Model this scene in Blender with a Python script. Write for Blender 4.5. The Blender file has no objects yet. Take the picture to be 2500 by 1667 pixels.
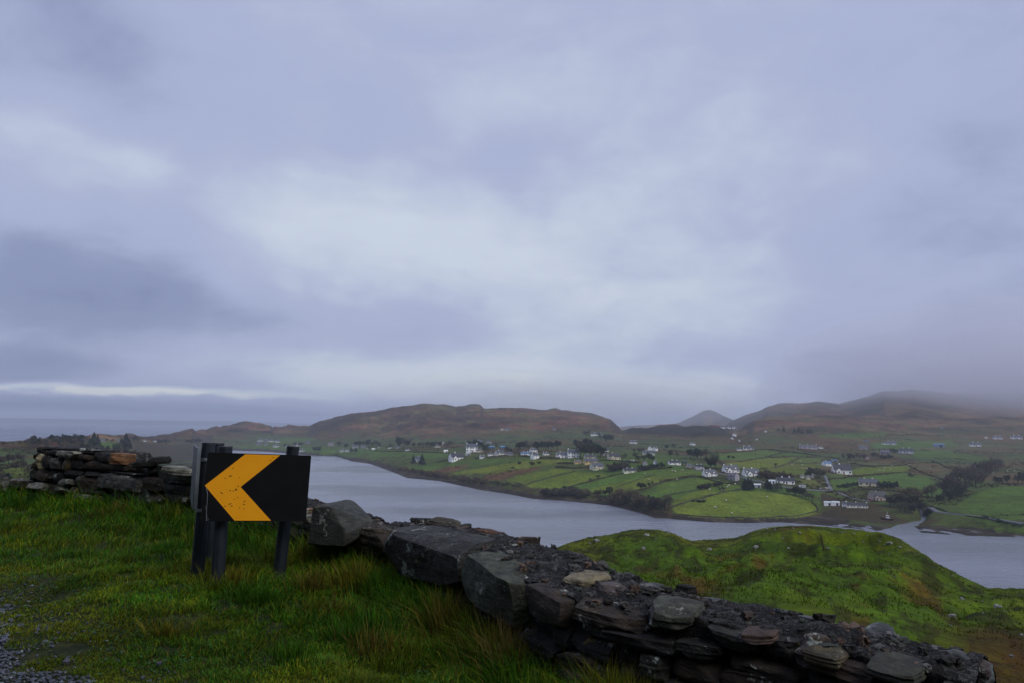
import bpy, math, random
import numpy as np
from mathutils import Matrix, Vector, Euler

random.seed(7)
R = np.random.RandomState(11)
scene = bpy.context.scene
COL = scene.collection

# ------------------------------------------------------------------ camera
EYE = 65.0                       # metres above the bay
F = 1667.0                       # focal length in photo pixels (24 mm on 36 mm, 2500 px wide)
PITCH = math.radians(7.13)
ROLL = math.radians(0.92)
fw = np.array([0, math.cos(PITCH), math.sin(PITCH)])
r0 = np.array([1.0, 0, 0]); u0 = np.array([0, -math.sin(PITCH), math.cos(PITCH)])
rt = math.cos(ROLL) * r0 + math.sin(ROLL) * u0
up = -math.sin(ROLL) * r0 + math.cos(ROLL) * u0
cam_d = bpy.data.cameras.new('camera'); cam = bpy.data.objects.new('camera', cam_d); COL.objects.link(cam)
cam_d.sensor_width = 36; cam_d.lens = 24.0; cam_d.clip_start = 0.1; cam_d.clip_end = 90000
M = Matrix.Identity(4)
for i in range(3):
    M[i][0] = rt[i]; M[i][1] = up[i]; M[i][2] = -fw[i]
M[2][3] = EYE
cam.matrix_world = M
scene.camera = cam

def ray(x, y):
    """world direction through a point of the view (2500 x 1667 units)"""
    return fw + (x - 1250.0) / F * rt - (y - 833.5) / F * up
def azel(x, y):
    d = ray(x, y); h = math.hypot(d[0], d[1])
    return math.atan2(d[0], d[1]), math.atan2(d[2], h)
def on_range(x, y, r):
    d = ray(x, y); h = math.hypot(d[0], d[1])
    return np.array([d[0] / h * r, d[1] / h * r, EYE + d[2] / h * r])
def on_depth(x, y, Y):
    d = ray(x, y)
    return np.array([d[0] / d[1] * Y, Y, EYE + d[2] / d[1] * Y])
def on_level(x, y, z):
    d = ray(x, y); t = (z - EYE) / d[2]
    return np.array([d[0] * t, d[1] * t, z])

# ------------------------------------------------------------------ render, colour
scene.view_settings.view_transform = 'Standard'
scene.view_settings.look = 'None'
scene.view_settings.gamma = 1.0
scene.view_settings.use_curve_mapping = False
scene.view_settings.exposure = 0.50
try:
    cy = scene.cycles
    cy.max_bounces = 6; cy.diffuse_bounces = 2; cy.glossy_bounces = 2; cy.volume_bounces = 2
    cy.transmission_bounces = 2; cy.transparent_max_bounces = 8
    cy.use_denoising = True
    cy.caustics_reflective = False; cy.caustics_refractive = False
except Exception:
    pass

# ------------------------------------------------------------------ sky
SUN_EL = math.radians(48); SUN_AZ = math.radians(130)     # thin cloud high behind the right shoulder
world = bpy.data.worlds.new("World"); scene.world = world; world.use_nodes = True
wt = world.node_tree; wn = wt.nodes; wl = wt.links; wn.clear()
def N(t, **kw):
    n = wn.new(t)
    for k, v in kw.items(): setattr(n, k, v)
    return n
def setin(inp, v):
    if isinstance(v, bpy.types.NodeSocket): wl.new(v, inp)
    else: inp.default_value = v
def mth(op, a, b=None, c=None):
    n = N('ShaderNodeMath', operation=op); setin(n.inputs[0], a)
    if b is not None: setin(n.inputs[1], b)
    if c is not None: setin(n.inputs[2], c)
    return n.outputs[0]
tc = N('ShaderNodeTexCoord')
sep = N('ShaderNodeSeparateXYZ'); wl.new(tc.outputs['Generated'], sep.inputs[0])
sx, sy, sz = sep.outputs
az0 = mth('ARCTAN2', sx, sy)
el0 = mth('ARCSINE', sz)
# cloud-deck coordinates (the deck flattens towards the horizon)
den = mth('ADD', mth('MAXIMUM', sz, 0.0), 0.30)
cmb = N('ShaderNodeCombineXYZ'); setin(cmb.inputs[0], mth('DIVIDE', sx, den)); setin(cmb.inputs[1], mth('DIVIDE', sy, den)); setin(cmb.inputs[2], sz)
def wnoise(scale, detail, rough, vec, dist=0.0):
    n = N('ShaderNodeTexNoise'); n.inputs['Scale'].default_value = scale; n.inputs['Detail'].default_value = detail
    n.inputs['Roughness'].default_value = rough; n.inputs['Distortion'].default_value = dist
    wl.new(vec, n.inputs['Vector']); return n
n1 = wnoise(1.25, 5, 0.5, cmb.outputs[0], 0.5)
n2 = wnoise(3.6, 6, 0.55, cmb.outputs[0], 0.4)
n3 = wnoise(3.0, 3, 0.5, tc.outputs['Generated'])
sc3 = N('ShaderNodeSeparateColor'); wl.new(n3.outputs['Color'], sc3.inputs[0])
azw = mth('ADD', az0, mth('MULTIPLY', mth('SUBTRACT', sc3.outputs[0], 0.5), 0.34))
elw = mth('ADD', el0, mth('MULTIPLY', mth('SUBTRACT', sc3.outputs[1], 0.5), mth('MULTIPLY', mth('MINIMUM', mth('ADD', mth('MAXIMUM', el0, 0.0), 0.02), 0.3), 0.9)))
LOBES = [  # x, y, spread x, spread y, amount  (soft brighter and darker parts of the cloud deck)
    (760, 510, 300, 150, .075), (1000, 600, 380, 150, .09), (1780, 420, 320, 230, .08),
    (1300, 660, 460, 210, .16), (100, 560, 300, 60, -.04), (1800, 720, 260, 120, .07), (1150, 130, 380, 180, .06), (230, 370, 260, 120, .12),
    (1000, 905, 420, 60, .22), (1500, 950, 360, 70, .22), (1350, 850, 500, 80, .06),
    (230, 715, 420, 95, -.27), (-60, 900, 260, 34, -.26), (780, 790, 330, 60, -.12), (250, 860, 300, 40, -.08),
    (1650, 850, 300, 55, -.07), (2400, 930, 330, 90, -.26), (2500, 500, 240, 260, -.07), (120, 1008, 600, 26, -.62),
    (100, 90, 260, 150, -.05), (1250, 420, 180, 60, -.07), (2100, 640, 200, 90, -.06), (2350, 60, 300, 150, -.05), (60, 60, 300, 120, -.06)]
L = mth('MULTIPLY_ADD', mth('SUBTRACT', n1.outputs['Fac'], 0.5), 0.22, 0.515)
L = mth('ADD', L, mth('MULTIPLY', mth('SUBTRACT', n2.outputs['Fac'], 0.5), 0.24))
n4 = wnoise(9.0, 6, 0.6, cmb.outputs[0], 0.6)
L = mth('ADD', L, mth('MULTIPLY', mth('SUBTRACT', n4.outputs['Fac'], 0.5), 0.09))
def lobe(x, y, sx_, sy_, amp, A, E):
    a, e = azel(x, y)
    da = mth('DIVIDE', mth('SUBTRACT', A, a), sx_ / F); de = mth('DIVIDE', mth('SUBTRACT', E, e), sy_ / F)
    q = mth('ADD', mth('MULTIPLY', da, da), mth('MULTIPLY', de, de))
    return mth('MULTIPLY', mth('EXPONENT', mth('MULTIPLY', q, -1.0)), amp)
for lb in LOBES:
    L = mth('ADD', L, lobe(*lb, azw, elw))
# the thin clear strip low over the sea
strip = lobe(280, 952, 270, 8, .95, az0, mth('ADD', el0, mth('MULTIPLY', mth('SUBTRACT', n2.outputs['Fac'], 0.5), 0.022)))
strip = mth('MULTIPLY', strip, mth('MULTIPLY', n2.outputs['Fac'], 1.5))
L = mth('ADD', L, strip)
rmp = N('ShaderNodeValToRGB'); wl.new(L, rmp.inputs[0])
cr = rmp.color_ramp; cr.interpolation = 'EASE'
cr.elements[0].position = 0.05; cr.elements[0].color = (.080, .102, .205, 1)
cr.elements[1].position = 1.0; cr.elements[1].color = (.62, .64, .62, 1)
for p, c in ((.30, (.180, .212, .345, 1)), (.52, (.297, .333, .482, 1)), (.76, (.445, .495, .575, 1))):
    e_ = cr.elements.new(p); e_.color = c
sky = N('ShaderNodeTexSky', sky_type='NISHITA'); sky.sun_disc = False
sky.sun_elevation = SUN_EL; sky.sun_rotation = SUN_AZ; sky.air_density = 1.4; sky.dust_density = 2.0; sky.altitude = 60
skb = N('ShaderNodeBackground'); wl.new(sky.outputs[0], skb.inputs[0]); skb.inputs[1].default_value = 0.06
clb = N('ShaderNodeBackground'); wl.new(rmp.outputs[0], clb.inputs[0]); clb.inputs[1].default_value = 1.0
mixs = N('ShaderNodeMixShader'); mixs.inputs[0].default_value = 0.94
wl.new(skb.outputs[0], mixs.inputs[1]); wl.new(clb.outputs[0], mixs.inputs[2])
wout = N('ShaderNodeOutputWorld'); wl.new(mixs.outputs[0], wout.inputs['Surface'])

sun_d = bpy.data.lights.new('sun', 'SUN'); sun_d.energy = 1.35; sun_d.angle = math.radians(34); sun_d.color = (1.0, 0.95, 0.86)
sun = bpy.data.objects.new('sun', sun_d); COL.objects.link(sun)
sd = Vector((math.sin(SUN_AZ) * math.cos(SUN_EL), math.cos(SUN_AZ) * math.cos(SUN_EL), math.sin(SUN_EL)))
sun.rotation_euler = sd.to_track_quat('Z', 'Y').to_euler()

# air (density per metre; mist: x, y, distance, half sizes, density, turn, label)
HAZE_D = 0.00012
MISTS = []
for k_, (f_, d_) in enumerate(((1.0, .00048), (.84, .00062), (.68, .0008), (.52, .0008), (.36, .0008))):
    w_ = ('outermost', 'second', 'third', 'fourth', 'innermost')[k_]
    MISTS.append((2760 - 30 * k_, 925 + 8 * k_, 2750, 1500 * f_, 900 * f_, 330 * f_, d_, 8, w_ + ' layer of the low cloud wrapping the right-hand mountain'))
for k_, (f_, d_) in enumerate(((1.0, .00028), (.75, .0005), (.5, .0008))):
    w_ = ('outer', 'middle', 'inner')[k_]
    MISTS.append((1400, 985 + 4 * k_, 2650, 900 * f_, 500 * f_, 130 * f_, d_, 0, w_ + ' mist drifting over the long hill'))

# ------------------------------------------------------------------ numpy noise
_perm = R.permutation(4096)
def _h(i, j, k=0):
    return _perm[(_perm[(_perm[i & 4095] + j) & 4095] + k) & 4095] / 4096.0
def vn2(x, y):
    xi = np.floor(x).astype(np.int64); yi = np.floor(y).astype(np.int64)
    u = x - xi; v = y - yi; u = u * u * (3 - 2 * u); v = v * v * (3 - 2 * v)
    a = _h(xi, yi); b = _h(xi + 1, yi); c = _h(xi, yi + 1); d = _h(xi + 1, yi + 1)
    return (a * (1 - u) + b * u) * (1 - v) + (c * (1 - u) + d * u) * v
def fbm(x, y, o=4, g=0.5):
    s = 0; a = 1; t = 0
    for k in range(o):
        s = s + a * vn2(x * 2 ** k + 17.3 * k, y * 2 ** k + 9.1 * k); t += a; a *= g
    return s / t - 0.5
def vn3(p):
    pi = np.floor(p).astype(np.int64); f = p - pi; f = f * f * (3 - 2 * f)
    out = 0
    for dx in (0, 1):
        wx = f[:, 0] if dx else 1 - f[:, 0]
        for dy in (0, 1):
            wy = f[:, 1] if dy else 1 - f[:, 1]
            for dz in (0, 1):
                wz = f[:, 2] if dz else 1 - f[:, 2]
                out = out + wx * wy * wz * _h(pi[:, 0] + dx, pi[:, 1] + dy, pi[:, 2] + dz)
    return out
def fbm3(p, o=3):
    s = 0; a = 1; t = 0
    for k in range(o):
        s = s + a * vn3(p * 2 ** k + 13.7 * k); t += a; a *= 0.5
    return s / t - 0.5

# ------------------------------------------------------------------ mesh helpers
def mesh_np(name, V, Fq, colors=None, smooth=False, mat=None):
    V = np.asarray(V, dtype=np.float64); Fq = np.asarray(Fq, dtype=np.int64)
    me = bpy.data.meshes.new(name)
    me.vertices.add(len(V)); me.vertices.foreach_set('co', V.astype(np.float32).ravel())
    k = Fq.shape[1]
    me.loops.add(Fq.size); me.loops.foreach_set('vertex_index', Fq.astype(np.int32).ravel())
    me.polygons.add(len(Fq)); me.polygons.foreach_set('loop_start', np.arange(0, Fq.size, k, dtype=np.int32))
    me.polygons.foreach_set('loop_total', np.full(len(Fq), k, dtype=np.int32))
    me.polygons.foreach_set('use_smooth', np.full(len(Fq), smooth, dtype=bool))
    me.update(calc_edges=True)
    if colors is not None:
        at = me.color_attributes.new('Col', 'FLOAT_COLOR', 'POINT')
        c = np.ones((len(V), 4), dtype=np.float32); c[:, :3] = colors
        at.data.foreach_set('color', c.ravel())
    if mat: me.materials.append(mat)
    return me
def obj(name, me, parent=None, label=None, cat=None, group=None, kind=None, loc=None, color=None, rot=None, scale=None):
    o = bpy.data.objects.new(name, me); COL.objects.link(o)
    if parent is not None: o.parent = parent
    if loc is not None: o.location = loc
    if rot is not None: o.rotation_euler = rot
    if scale is not None: o.scale = (scale,) * 3 if isinstance(scale, (int, float)) else scale
    if color is not None: o.color = (*color, 1)
    if label: o['label'] = label
    if cat: o['category'] = cat
    if group: o['group'] = group
    if kind: o['kind'] = kind
    return o
def empty(name, loc, label=None, cat=None, group=None, rz=0.0, scale=1.0):
    return obj(name, None, None, label, cat, group, None, loc, None, (0, 0, rz), scale)
def copy_tree(o, parent=None):
    c = o.copy(); COL.objects.link(c)
    if parent is not None: c.parent = parent
    for ch in [q for q in o.children]:
        copy_tree(ch, c)
    return c
class MB:
    """collects polygons"""
    def __init__(s): s.v = []; s.f = []
    def add(s, vs, fs):
        b = len(s.v); s.v += [tuple(v) for v in vs]; s.f += [tuple(i + b for i in f) for f in fs]; return s
    def box(s, x0, x1, y0, y1, z0, z1):
        return s.add([(x, y, z) for z in (z0, z1) for y in (y0, y1) for x in (x0, x1)],
                     [(0, 2, 3, 1), (4, 5, 7, 6), (0, 1, 5, 4), (2, 6, 7, 3), (0, 4, 6, 2), (1, 3, 7, 5)])
    def tube(s, a, b, ra, rb=None, n=10, cap=True):
        rb = ra if rb is None else rb
        a = Vector(a); b = Vector(b); d = (b - a).normalized(); q = d.to_track_quat('Z', 'Y')
        vs = []
        for p, rr in ((a, ra), (b, rb)):
            for i in range(n):
                t = 2 * math.pi * i / n
                vs.append(p + q @ Vector((rr * math.cos(t), rr * math.sin(t), 0)))
        fs = [(i, (i + 1) % n, n + (i + 1) % n, n + i) for i in range(n)]
        if cap: fs += [tuple(range(n))[::-1], tuple(range(n, 2 * n))]
        return s.add(vs, fs)
    def build(s, name, mat, smooth=False):
        me = bpy.data.meshes.new(name); me.from_pydata(s.v, [], s.f)
        if mat: me.materials.append(mat)
        if smooth: me.polygons.foreach_set('use_smooth', [True] * len(me.polygons))
        me.update(); return me

# ------------------------------------------------------------------ materials
class NT:
    def __init__(s, name):
        s.m = bpy.data.materials.new(name); s.m.use_nodes = True
        s.n = s.m.node_tree.nodes; s.l = s.m.node_tree.links; s.n.clear()
        s.out = s.n.new('ShaderNodeOutputMaterial'); s.p = s.n.new('ShaderNodeBsdfPrincipled')
        s.l.new(s.p.outputs[0], s.out.inputs[0])
    def s_(s, inp, v):
        if isinstance(v, bpy.types.NodeSocket): s.l.new(v, inp)
        elif isinstance(v, tuple) and len(v) == 3 and inp.type == 'RGBA': inp.default_value = (*v, 1)
        else: inp.default_value = v
    def tex(s, kind='Object', scale=(1, 1, 1), rand=False):
        if kind == 'World':
            g = s.n.new('ShaderNodeNewGeometry'); o = g.outputs['Position']
        else:
            o = s.n.new('ShaderNodeTexCoord').outputs[kind]
        if rand:
            oi = s.n.new('ShaderNodeObjectInfo'); mu = s.n.new('ShaderNodeMath'); mu.operation = 'MULTIPLY'; mu.inputs[1].default_value = 91.7
            s.l.new(oi.outputs['Random'], mu.inputs[0])
            va = s.n.new('ShaderNodeVectorMath'); va.operation = 'ADD'; s.l.new(o, va.inputs[0]); s.l.new(mu.outputs[0], va.inputs[1]); o = va.outputs[0]
        if scale != (1, 1, 1):
            vm = s.n.new('ShaderNodeVectorMath'); vm.operation = 'MULTIPLY'; s.l.new(o, vm.inputs[0]); vm.inputs[1].default_value = scale; o = vm.outputs[0]
        return o
    def noise(s, vec, scale, detail=4, rough=.55, dist=0.0):
        n = s.n.new('ShaderNodeTexNoise'); s.l.new(vec, n.inputs['Vector']); n.inputs['Scale'].default_value = scale
        n.inputs['Detail'].default_value = detail; n.inputs['Roughness'].default_value = rough; n.inputs['Distortion'].default_value = dist
        return n.outputs['Fac']
    def ramp(s, fac, stops):
        n = s.n.new('ShaderNodeValToRGB'); s.l.new(fac, n.inputs[0]); c = n.color_ramp
        while len(c.elements) > 1: c.elements.remove(c.elements[-1])
        c.elements[0].position = stops[0][0]; c.elements[0].color = (*stops[0][1], 1) if isinstance(stops[0][1], tuple) else (stops[0][1],) * 3 + (1,)
        for p, v in stops[1:]:
            e = c.elements.new(p); e.color = (*v, 1) if isinstance(v, tuple) else (v, v, v, 1)
        return n.outputs[0]
    def mix(s, fac, a, b, mode='MIX'):
        n = s.n.new('ShaderNodeMix'); n.data_type = 'RGBA'; n.blend_type = mode
        s.s_(n.inputs[0], fac); s.s_(n.inputs[6], a); s.s_(n.inputs[7], b); return n.outputs[2]
    def math(s, op, a, b=0.0):
        n = s.n.new('ShaderNodeMath'); n.operation = op; s.s_(n.inputs[0], a); s.s_(n.inputs[1], b); return n.outputs[0]
    def bump(s, h, strength=.5, dist=.02, normal=None):
        n = s.n.new('ShaderNodeBump'); s.l.new(h, n.inputs['Height']); n.inputs['Strength'].default_value = strength; n.inputs['Distance'].default_value = dist
        if normal is not None: s.l.new(normal, n.inputs['Normal'])
        s.l.new(n.outputs[0], s.p.inputs['Normal']); return n.outputs[0]
    def fin(s, color=None, rough=.7, spec=.5, metal=0.0):
        if color is not None: s.s_(s.p.inputs['Base Color'], color)
        s.s_(s.p.inputs['Roughness'], rough); s.s_(s.p.inputs['Specular IOR Level'], spec); s.s_(s.p.inputs['Metallic'], metal)
        return s.m
def attr(nt, name='Col'):
    a = nt.n.new('ShaderNodeAttribute'); a.attribute_name = name; return a.outputs['Color']
def objcol(nt):
    return nt.n.new('ShaderNodeObjectInfo').outputs['Color']

# rock: tinted by the stone's own colour, lichen blotches, damp sheen
def rock_material(name, lichen=.62, bumpd=.012, sc=1.0):
    t = NT(name); v = t.tex('Object', rand=True)
    a = t.noise(v, 5 * sc, 7, .65); b = t.noise(v, 22 * sc, 5, .65); c = t.noise(t.tex('Object', (1, 1, 5), rand=True), 9 * sc, 5, .6, .6)
    base = t.mix(t.ramp(a, [(.35, .1), (.65, 1.0)]), t.mix(1.0, objcol(t), (.30, .27, .24), 'MULTIPLY'), objcol(t))
    base = t.mix(t.ramp(b, [(.35, .0), (.65, .75)]), base, t.mix(1.0, base, (1.5, 1.42, 1.3), 'MULTIPLY'))
    base = t.mix(t.ramp(c, [(.42, .55), (.56, 0.0)]), base, (.012, .012, .014))
    li = t.noise(v, 4.6 * sc, 8, .78); lm = t.ramp(li, [(lichen, 0.0), (lichen + .035, .8)])
    base = t.mix(lm, base, (.33, .37, .33))
    yl = t.noise(v, 4.4 * sc, 7, .74, .3); ym = t.ramp(yl, [(.64, 0.0), (.70, .7)])
    base = t.mix(ym, base, (.20, .15, .035))
    h = t.math('ADD', t.math('MULTIPLY', t.noise(v, 14 * sc, 8, .7), 1.0), t.math('MULTIPLY', c, .35))
    t.bump(h, 1.0, bumpd * 1.8)
    return t.fin(base, t.ramp(b, [(.3, .5), (.7, .85)]), .2)
M_rock = rock_material('wet_lichened_rock', .585)
M_rockfar = rock_material('field_rock', .5, .03, .6)
# crumbled mortar
t = NT('crumbled_mortar'); v = t.tex('World')
a = t.noise(v, 90, 6, .7); b = t.noise(v, 6, 6, .7); c = t.noise(v, 230, 3, .6)
col = t.ramp(a, [(.3, (.006, .006, .007)), (.48, (.020, .019, .020)), (.57, (.075, .073, .076)), (.66, (.21, .205, .21))])
col = t.mix(t.ramp(b, [(.46, 0.0), (.6, .85)]), col, (.010, .010, .011))
col = t.mix(t.ramp(t.noise(v, 11, 8, .8), [(.56, 0.0), (.61, .8)]), col, (.20, .215, .21))
t.bump(t.math('ADD', t.noise(v, 55, 8, .75), t.math('MULTIPLY', c, .4)), 1.0, .05)
M_mortar = t.fin(col, .7, .25)
# soil and moss under the grass
t = NT('turf_soil'); v = t.tex('World')
col = t.ramp(t.noise(v, 9, 8, .7), [(.3, (.008, .012, .004)), (.5, (.018, .030, .006)), (.62, (.05, .05, .010)), (.75, (.035, .022, .010))])
t.bump(t.noise(v, 60, 8, .75), 1.0, .03); M_turf = t.fin(col, .85, .2)
# blades
def blade_material(name):
    t = NT(name); c = attr(t)
    t.s_(t.p.inputs['Base Color'], c); t.s_(t.p.inputs['Roughness'], .6); t.s_(t.p.inputs['Specular IOR Level'], .10)
    tr = t.n.new('ShaderNodeBsdfTranslucent'); t.l.new(c, tr.inputs[0])
    mx = t.n.new('ShaderNodeMixShader'); mx.inputs[0].default_value = .3
    t.l.new(t.p.outputs[0], mx.inputs[1]); t.l.new(tr.outputs[0], mx.inputs[2]); t.l.new(mx.outputs[0], t.out.inputs[0])
    return t.m
M_blade = blade_material('grass_blade')
# far land, colour by what grows there
t = NT('land'); v = t.tex('World'); c = attr(t)
a = t.noise(v, .05, 8, .7); b = t.noise(v, .35, 6, .7); d = t.noise(v, 2.5, 5, .7)
col = t.mix(1.0, c, t.ramp(b, [(.32, (.50, .48, .46)), (.5, (1, 1, 1)), (.68, (1.45, 1.4, 1.3))]), 'MULTIPLY')
col = t.mix(1.0, col, t.ramp(a, [(.3, (.60, .58, .58)), (.7, (1.35, 1.32, 1.22))]), 'MULTIPLY')
col = t.mix(1.0, col, t.ramp(d, [(.3, (.6, .6, .6)), (.7, (1.4, 1.4, 1.4))]), 'MULTIPLY')
t.bump(t.math('ADD', t.math('MULTIPLY', b, 1.0), t.math('MULTIPLY', d, .3)), .7, 1.2)
M_land = t.fin(col, .95, .1)
# water
t = NT('bay_water'); v = t.tex('World', (.55, 1.5, 1.0))
w1 = t.noise(v, .22, 5, .62); w2 = t.noise(v, .035, 3, .5); w3 = t.noise(t.tex('World', (.3, 1.0, 1.0)), .008, 5, .6)
t.bump(t.math('ADD', w1, t.math('MULTIPLY', w2, .6)), .8, 1.2)
col = t.ramp(w3, [(.40, (.010, .022, .055)), (.60, (.050, .066, .115))])
g_ = t.n.new('ShaderNodeVectorMath'); g_.operation = 'LENGTH'; t.l.new(t.tex('World'), g_.inputs[0]); far_sea = t.ramp(t.math('MULTIPLY', g_.outputs['Value'], 1 / 9000.0), [(.12, 0.0), (.35, 1.0)])
col = t.mix(far_sea, t.mix(.7, col, (.24, .26, .315)), (.012, .030, .075))  # pale silty bay; the far sea's dark sky reflection is put into the colour
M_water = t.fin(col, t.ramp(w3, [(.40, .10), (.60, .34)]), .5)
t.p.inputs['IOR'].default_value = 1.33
def plain(name, color, rough=.7, spec=.4, metal=0.0, var=.25, sc=3.0, kind='Object', bump=0.0):
    t = NT(name); v = t.tex(kind)
    k = t.noise(v, sc, 5, .6)
    c = t.mix(1.0, color, t.ramp(k, [(.3, 1 - var), (.7, 1 + var)]), 'MULTIPLY')
    if bump: t.bump(t.noise(v, sc * 12, 4, .6), .5, bump)
    return t.fin(c, rough, spec, metal)
def tinted(name, rough=.7, spec=.4, var=.2, sc=1.2):
    t = NT(name); v = t.tex('Object'); k = t.noise(v, sc, 5, .6)
    c = t.mix(1.0, objcol(t), t.ramp(k, [(.3, 1 - var), (.7, 1 + var)]), 'MULTIPLY'); return t.fin(c, rough, spec)
M_render = tinted('painted_render', .8, .3, .08, .6)
M_slate = tinted('slate_roof', .5, .5, .2, 1.5)
M_glass = plain('dark_window_glass', (.02, .025, .035), .1, .6)
M_tarmac = plain('wet_tarmac', (.085, .09, .105), .38, .5, var=.3, sc=.2, kind='World')
M_leaf = tinted('leaf_mass', .8, .1, .3, 4.0)
M_bark = plain('dark_bark', (.03, .024, .018), .9, .1)
M_steel = plain('galvanised_steel', (.017, .023, .032), .5, .4, .25, var=.25, sc=9)
M_steel_l = plain('bright_galvanised_steel', (.26, .31, .36), .4, .5, .7, var=.25, sc=9)
M_car = tinted('car_paint', .25, .5, .05, 1)
M_tyre = plain('tyre_rubber', (.015, .015, .016), .9, .2)
M_wood = plain('weathered_wood', (.06, .045, .032), .85, .2)
# ================================================================== LAND
def curve(pts):
    """(x, y, forward distance) -> arrays azimuth, range, height"""
    out = []
    last = None
    for p in pts:
        Y = p[2] if len(p) > 2 else last
        last = Y
        q = on_depth(p[0], p[1], Y)
        out.append((math.atan2(q[0], q[1]), math.hypot(q[0], q[1]), q[2]))
    return np.array(out)
def curve_level(pts):
    out = []
    for p in pts:
        q = on_level(p[0], p[1], p[2] if len(p) > 2 else 0.0)
        out.append((math.atan2(q[0], q[1]), math.hypot(q[0], q[1]), q[2]))
    return np.array(out)
def at_az(c, az):
    return np.interp(az, c[:, 0], c[:, 1]), np.interp(az, c[:, 0], c[:, 2])

SHORE = [(-900, 1400), (-500, 1400), (300, 1330), (340, 1200), (380, 1160), (415, 1141), (470, 1132), (520, 1118), (567, 1099), (640, 1101), (700, 1106), (760, 1111), (820, 1112),
         (858, 1125), (900, 1131), (943, 1146), (993, 1166), (1070, 1173), (1121, 1184), (1172, 1195), (1240, 1205), (1302, 1217), (1370, 1221), (1489, 1233), (1540, 1245),
         (1600, 1264), (1626, 1265), (1737, 1274), (1820, 1276), (1903, 1274), (2002, 1281), (2091, 1290), (2175, 1298), (2216, 1298), (2359, 1307), (2500, 1311), (2800, 1330)]
BANK = [(-900, 1390, 2.5), (-500, 1390, 2.5), (300, 1320, 2.5), (340, 1190, 2.5), (380, 1150, 2.5), (415, 1134, 2.5), (470, 1126, 2.5), (520, 1112, 2.5), (567, 1094, 2.5), (640, 1096, 2.5), (700, 1101, 2.5), (760, 1106, 2.5),
        (858, 1117, 2.5), (900, 1123, 2.5), (943, 1134, 2.5), (993, 1152, 2.5), (1070, 1163, 2.5), (1121, 1173, 2.5), (1172, 1182, 2.5), (1240, 1194, 2.5), (1302, 1205, 2.5), (1370, 1210, 2.5), (1489, 1222, 2.5), (1540, 1233, 2.5),
        (1600, 1250, 2.5), (1640, 1256, 2.2), (1740, 1263, 2.0), (1850, 1265, 2.0), (1950, 1262, 1.6), (2002, 1258, 1.2), (2100, 1270, .7), (2200, 1275, .7), (2300, 1284, .7), (2500, 1294, .8), (2800, 1312, .8)]
C0 = curve_level(SHORE); C0b = curve_level(BANK)
C1 = curve([(-900, 1150, 400), (-500, 1150, 400), (0, 1160, 350), (120, 1150, 400), (200, 1140, 450), (249, 1110, 700), (315, 1110, 900), (340, 1115, 1000), (400, 1115, 1180), (470, 1112, 1230), (520, 1095, 1500),
            (600, 1083, 1720), (700, 1088, 1640), (800, 1092, 1530), (900, 1096, 1400), (1000, 1100, 1150), (1100, 1112, 950), (1230, 1112, 860), (1450, 1118, 790), (1620, 1128, 740),
            (1700, 1150, 670), (1850, 1160, 650), (2000, 1192, 610), (2070, 1224, 563), (2150, 1226, 556), (2250, 1241, 540), (2500, 1275, 458), (2800, 1300, 420)])
C2 = curve([(-900, 1110, 600), (-500, 1110, 600), (0, 1110, 600), (120, 1105, 650), (200, 1098, 700), (249, 1082, 1000), (315, 1080, 1150), (340, 1081, 1250), (400, 1084, 1400), (470, 1084, 1560), (520, 1080, 1850),
            (600, 1073, 2000), (800, 1072, 1900), (1000, 1070, 1700), (1250, 1078, 1450), (1450, 1074, 1450), (1600, 1082, 1400), (1850, 1088, 1250), (2100, 1088, 1300), (2300, 1078, 1500), (2500, 1078, 1500), (2800, 1078, 1500)])
C3 = curve([(-900, 1095, 850), (-500, 1085, 850), (0, 1079, 900), (21, 1083, 900), (64, 1079, 900), (119, 1074, 900), (191, 1068, 1000), (205, 1068, 1200), (249, 1062, 1500), (272, 1067, 1500), (315, 1061, 1600), (340, 1069, 1800),
            (383, 1066, 2000), (436, 1057, 2100), (466, 1046, 2100), (471, 1045, 2100), (475, 1051, 2100), (500, 1047, 2200), (529, 1040, 2200), (537, 1044, 2200), (560, 1037, 2250), (586, 1032, 2300), (629, 1034.5, 2300), (645, 1038, 2300), (661, 1040, 2300),
            (669, 1045, 2400), (703, 1038, 2500), (752, 1039, 2500), (778, 1029, 2400), (820, 1018.5, 2400), (863, 1008, 2400), (926, 1002.5, 2400), (951, 1000, 2400), (985, 991, 2400), (1041, 985, 2400),
            (1079, 988, 2400), (1113, 996, 2400), (1147, 988, 2400), (1172, 991, 2400), (1180, 997, 2400), (1249, 994, 2400), (1300, 1001, 2400), (1350, 1001, 2400), (1413, 1005, 2350), (1464, 1014.5, 2300),
            (1489, 1024, 2200), (1506, 1042, 2100), (1517, 1053, 2000), (1565, 1045.5, 1900), (1605, 1041, 1900), (1644, 1039.5, 1900), (1670, 1042, 1900), (1695, 1038, 1900), (1738, 1039.5, 1900), (1764, 1046, 1900),
            (1800, 1054, 1950), (1823, 1038, 2100), (1840, 1027, 2100), (1885, 1019, 2150), (1953, 1014, 2200), (2100, 1014, 2200), (2300, 1016, 2200), (2500, 1016, 2200), (2800, 1016, 2200)])
B1 = curve([(1380, 1060, 4300), (1440, 1047, 4300), (1534, 1039), (1585, 1034), (1653, 1029), (1687, 1016.6), (1715, 1001), (1728, 998), (1741, 999.6), (1764, 1010.6), (1784, 1021), (1815, 1036), (1900, 1060)])
B2 = curve([(1700, 1062, 3000), (1770, 1032), (1784, 1021), (1815, 1010.6), (1857, 999), (1874, 989), (1903, 983), (1950, 983), (1998, 978), (2050, 982), (2083, 975), (2125, 962), (2158, 952), (2190, 951), (2232, 947), (2338, 955), (2500, 960), (2900, 990)])
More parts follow.
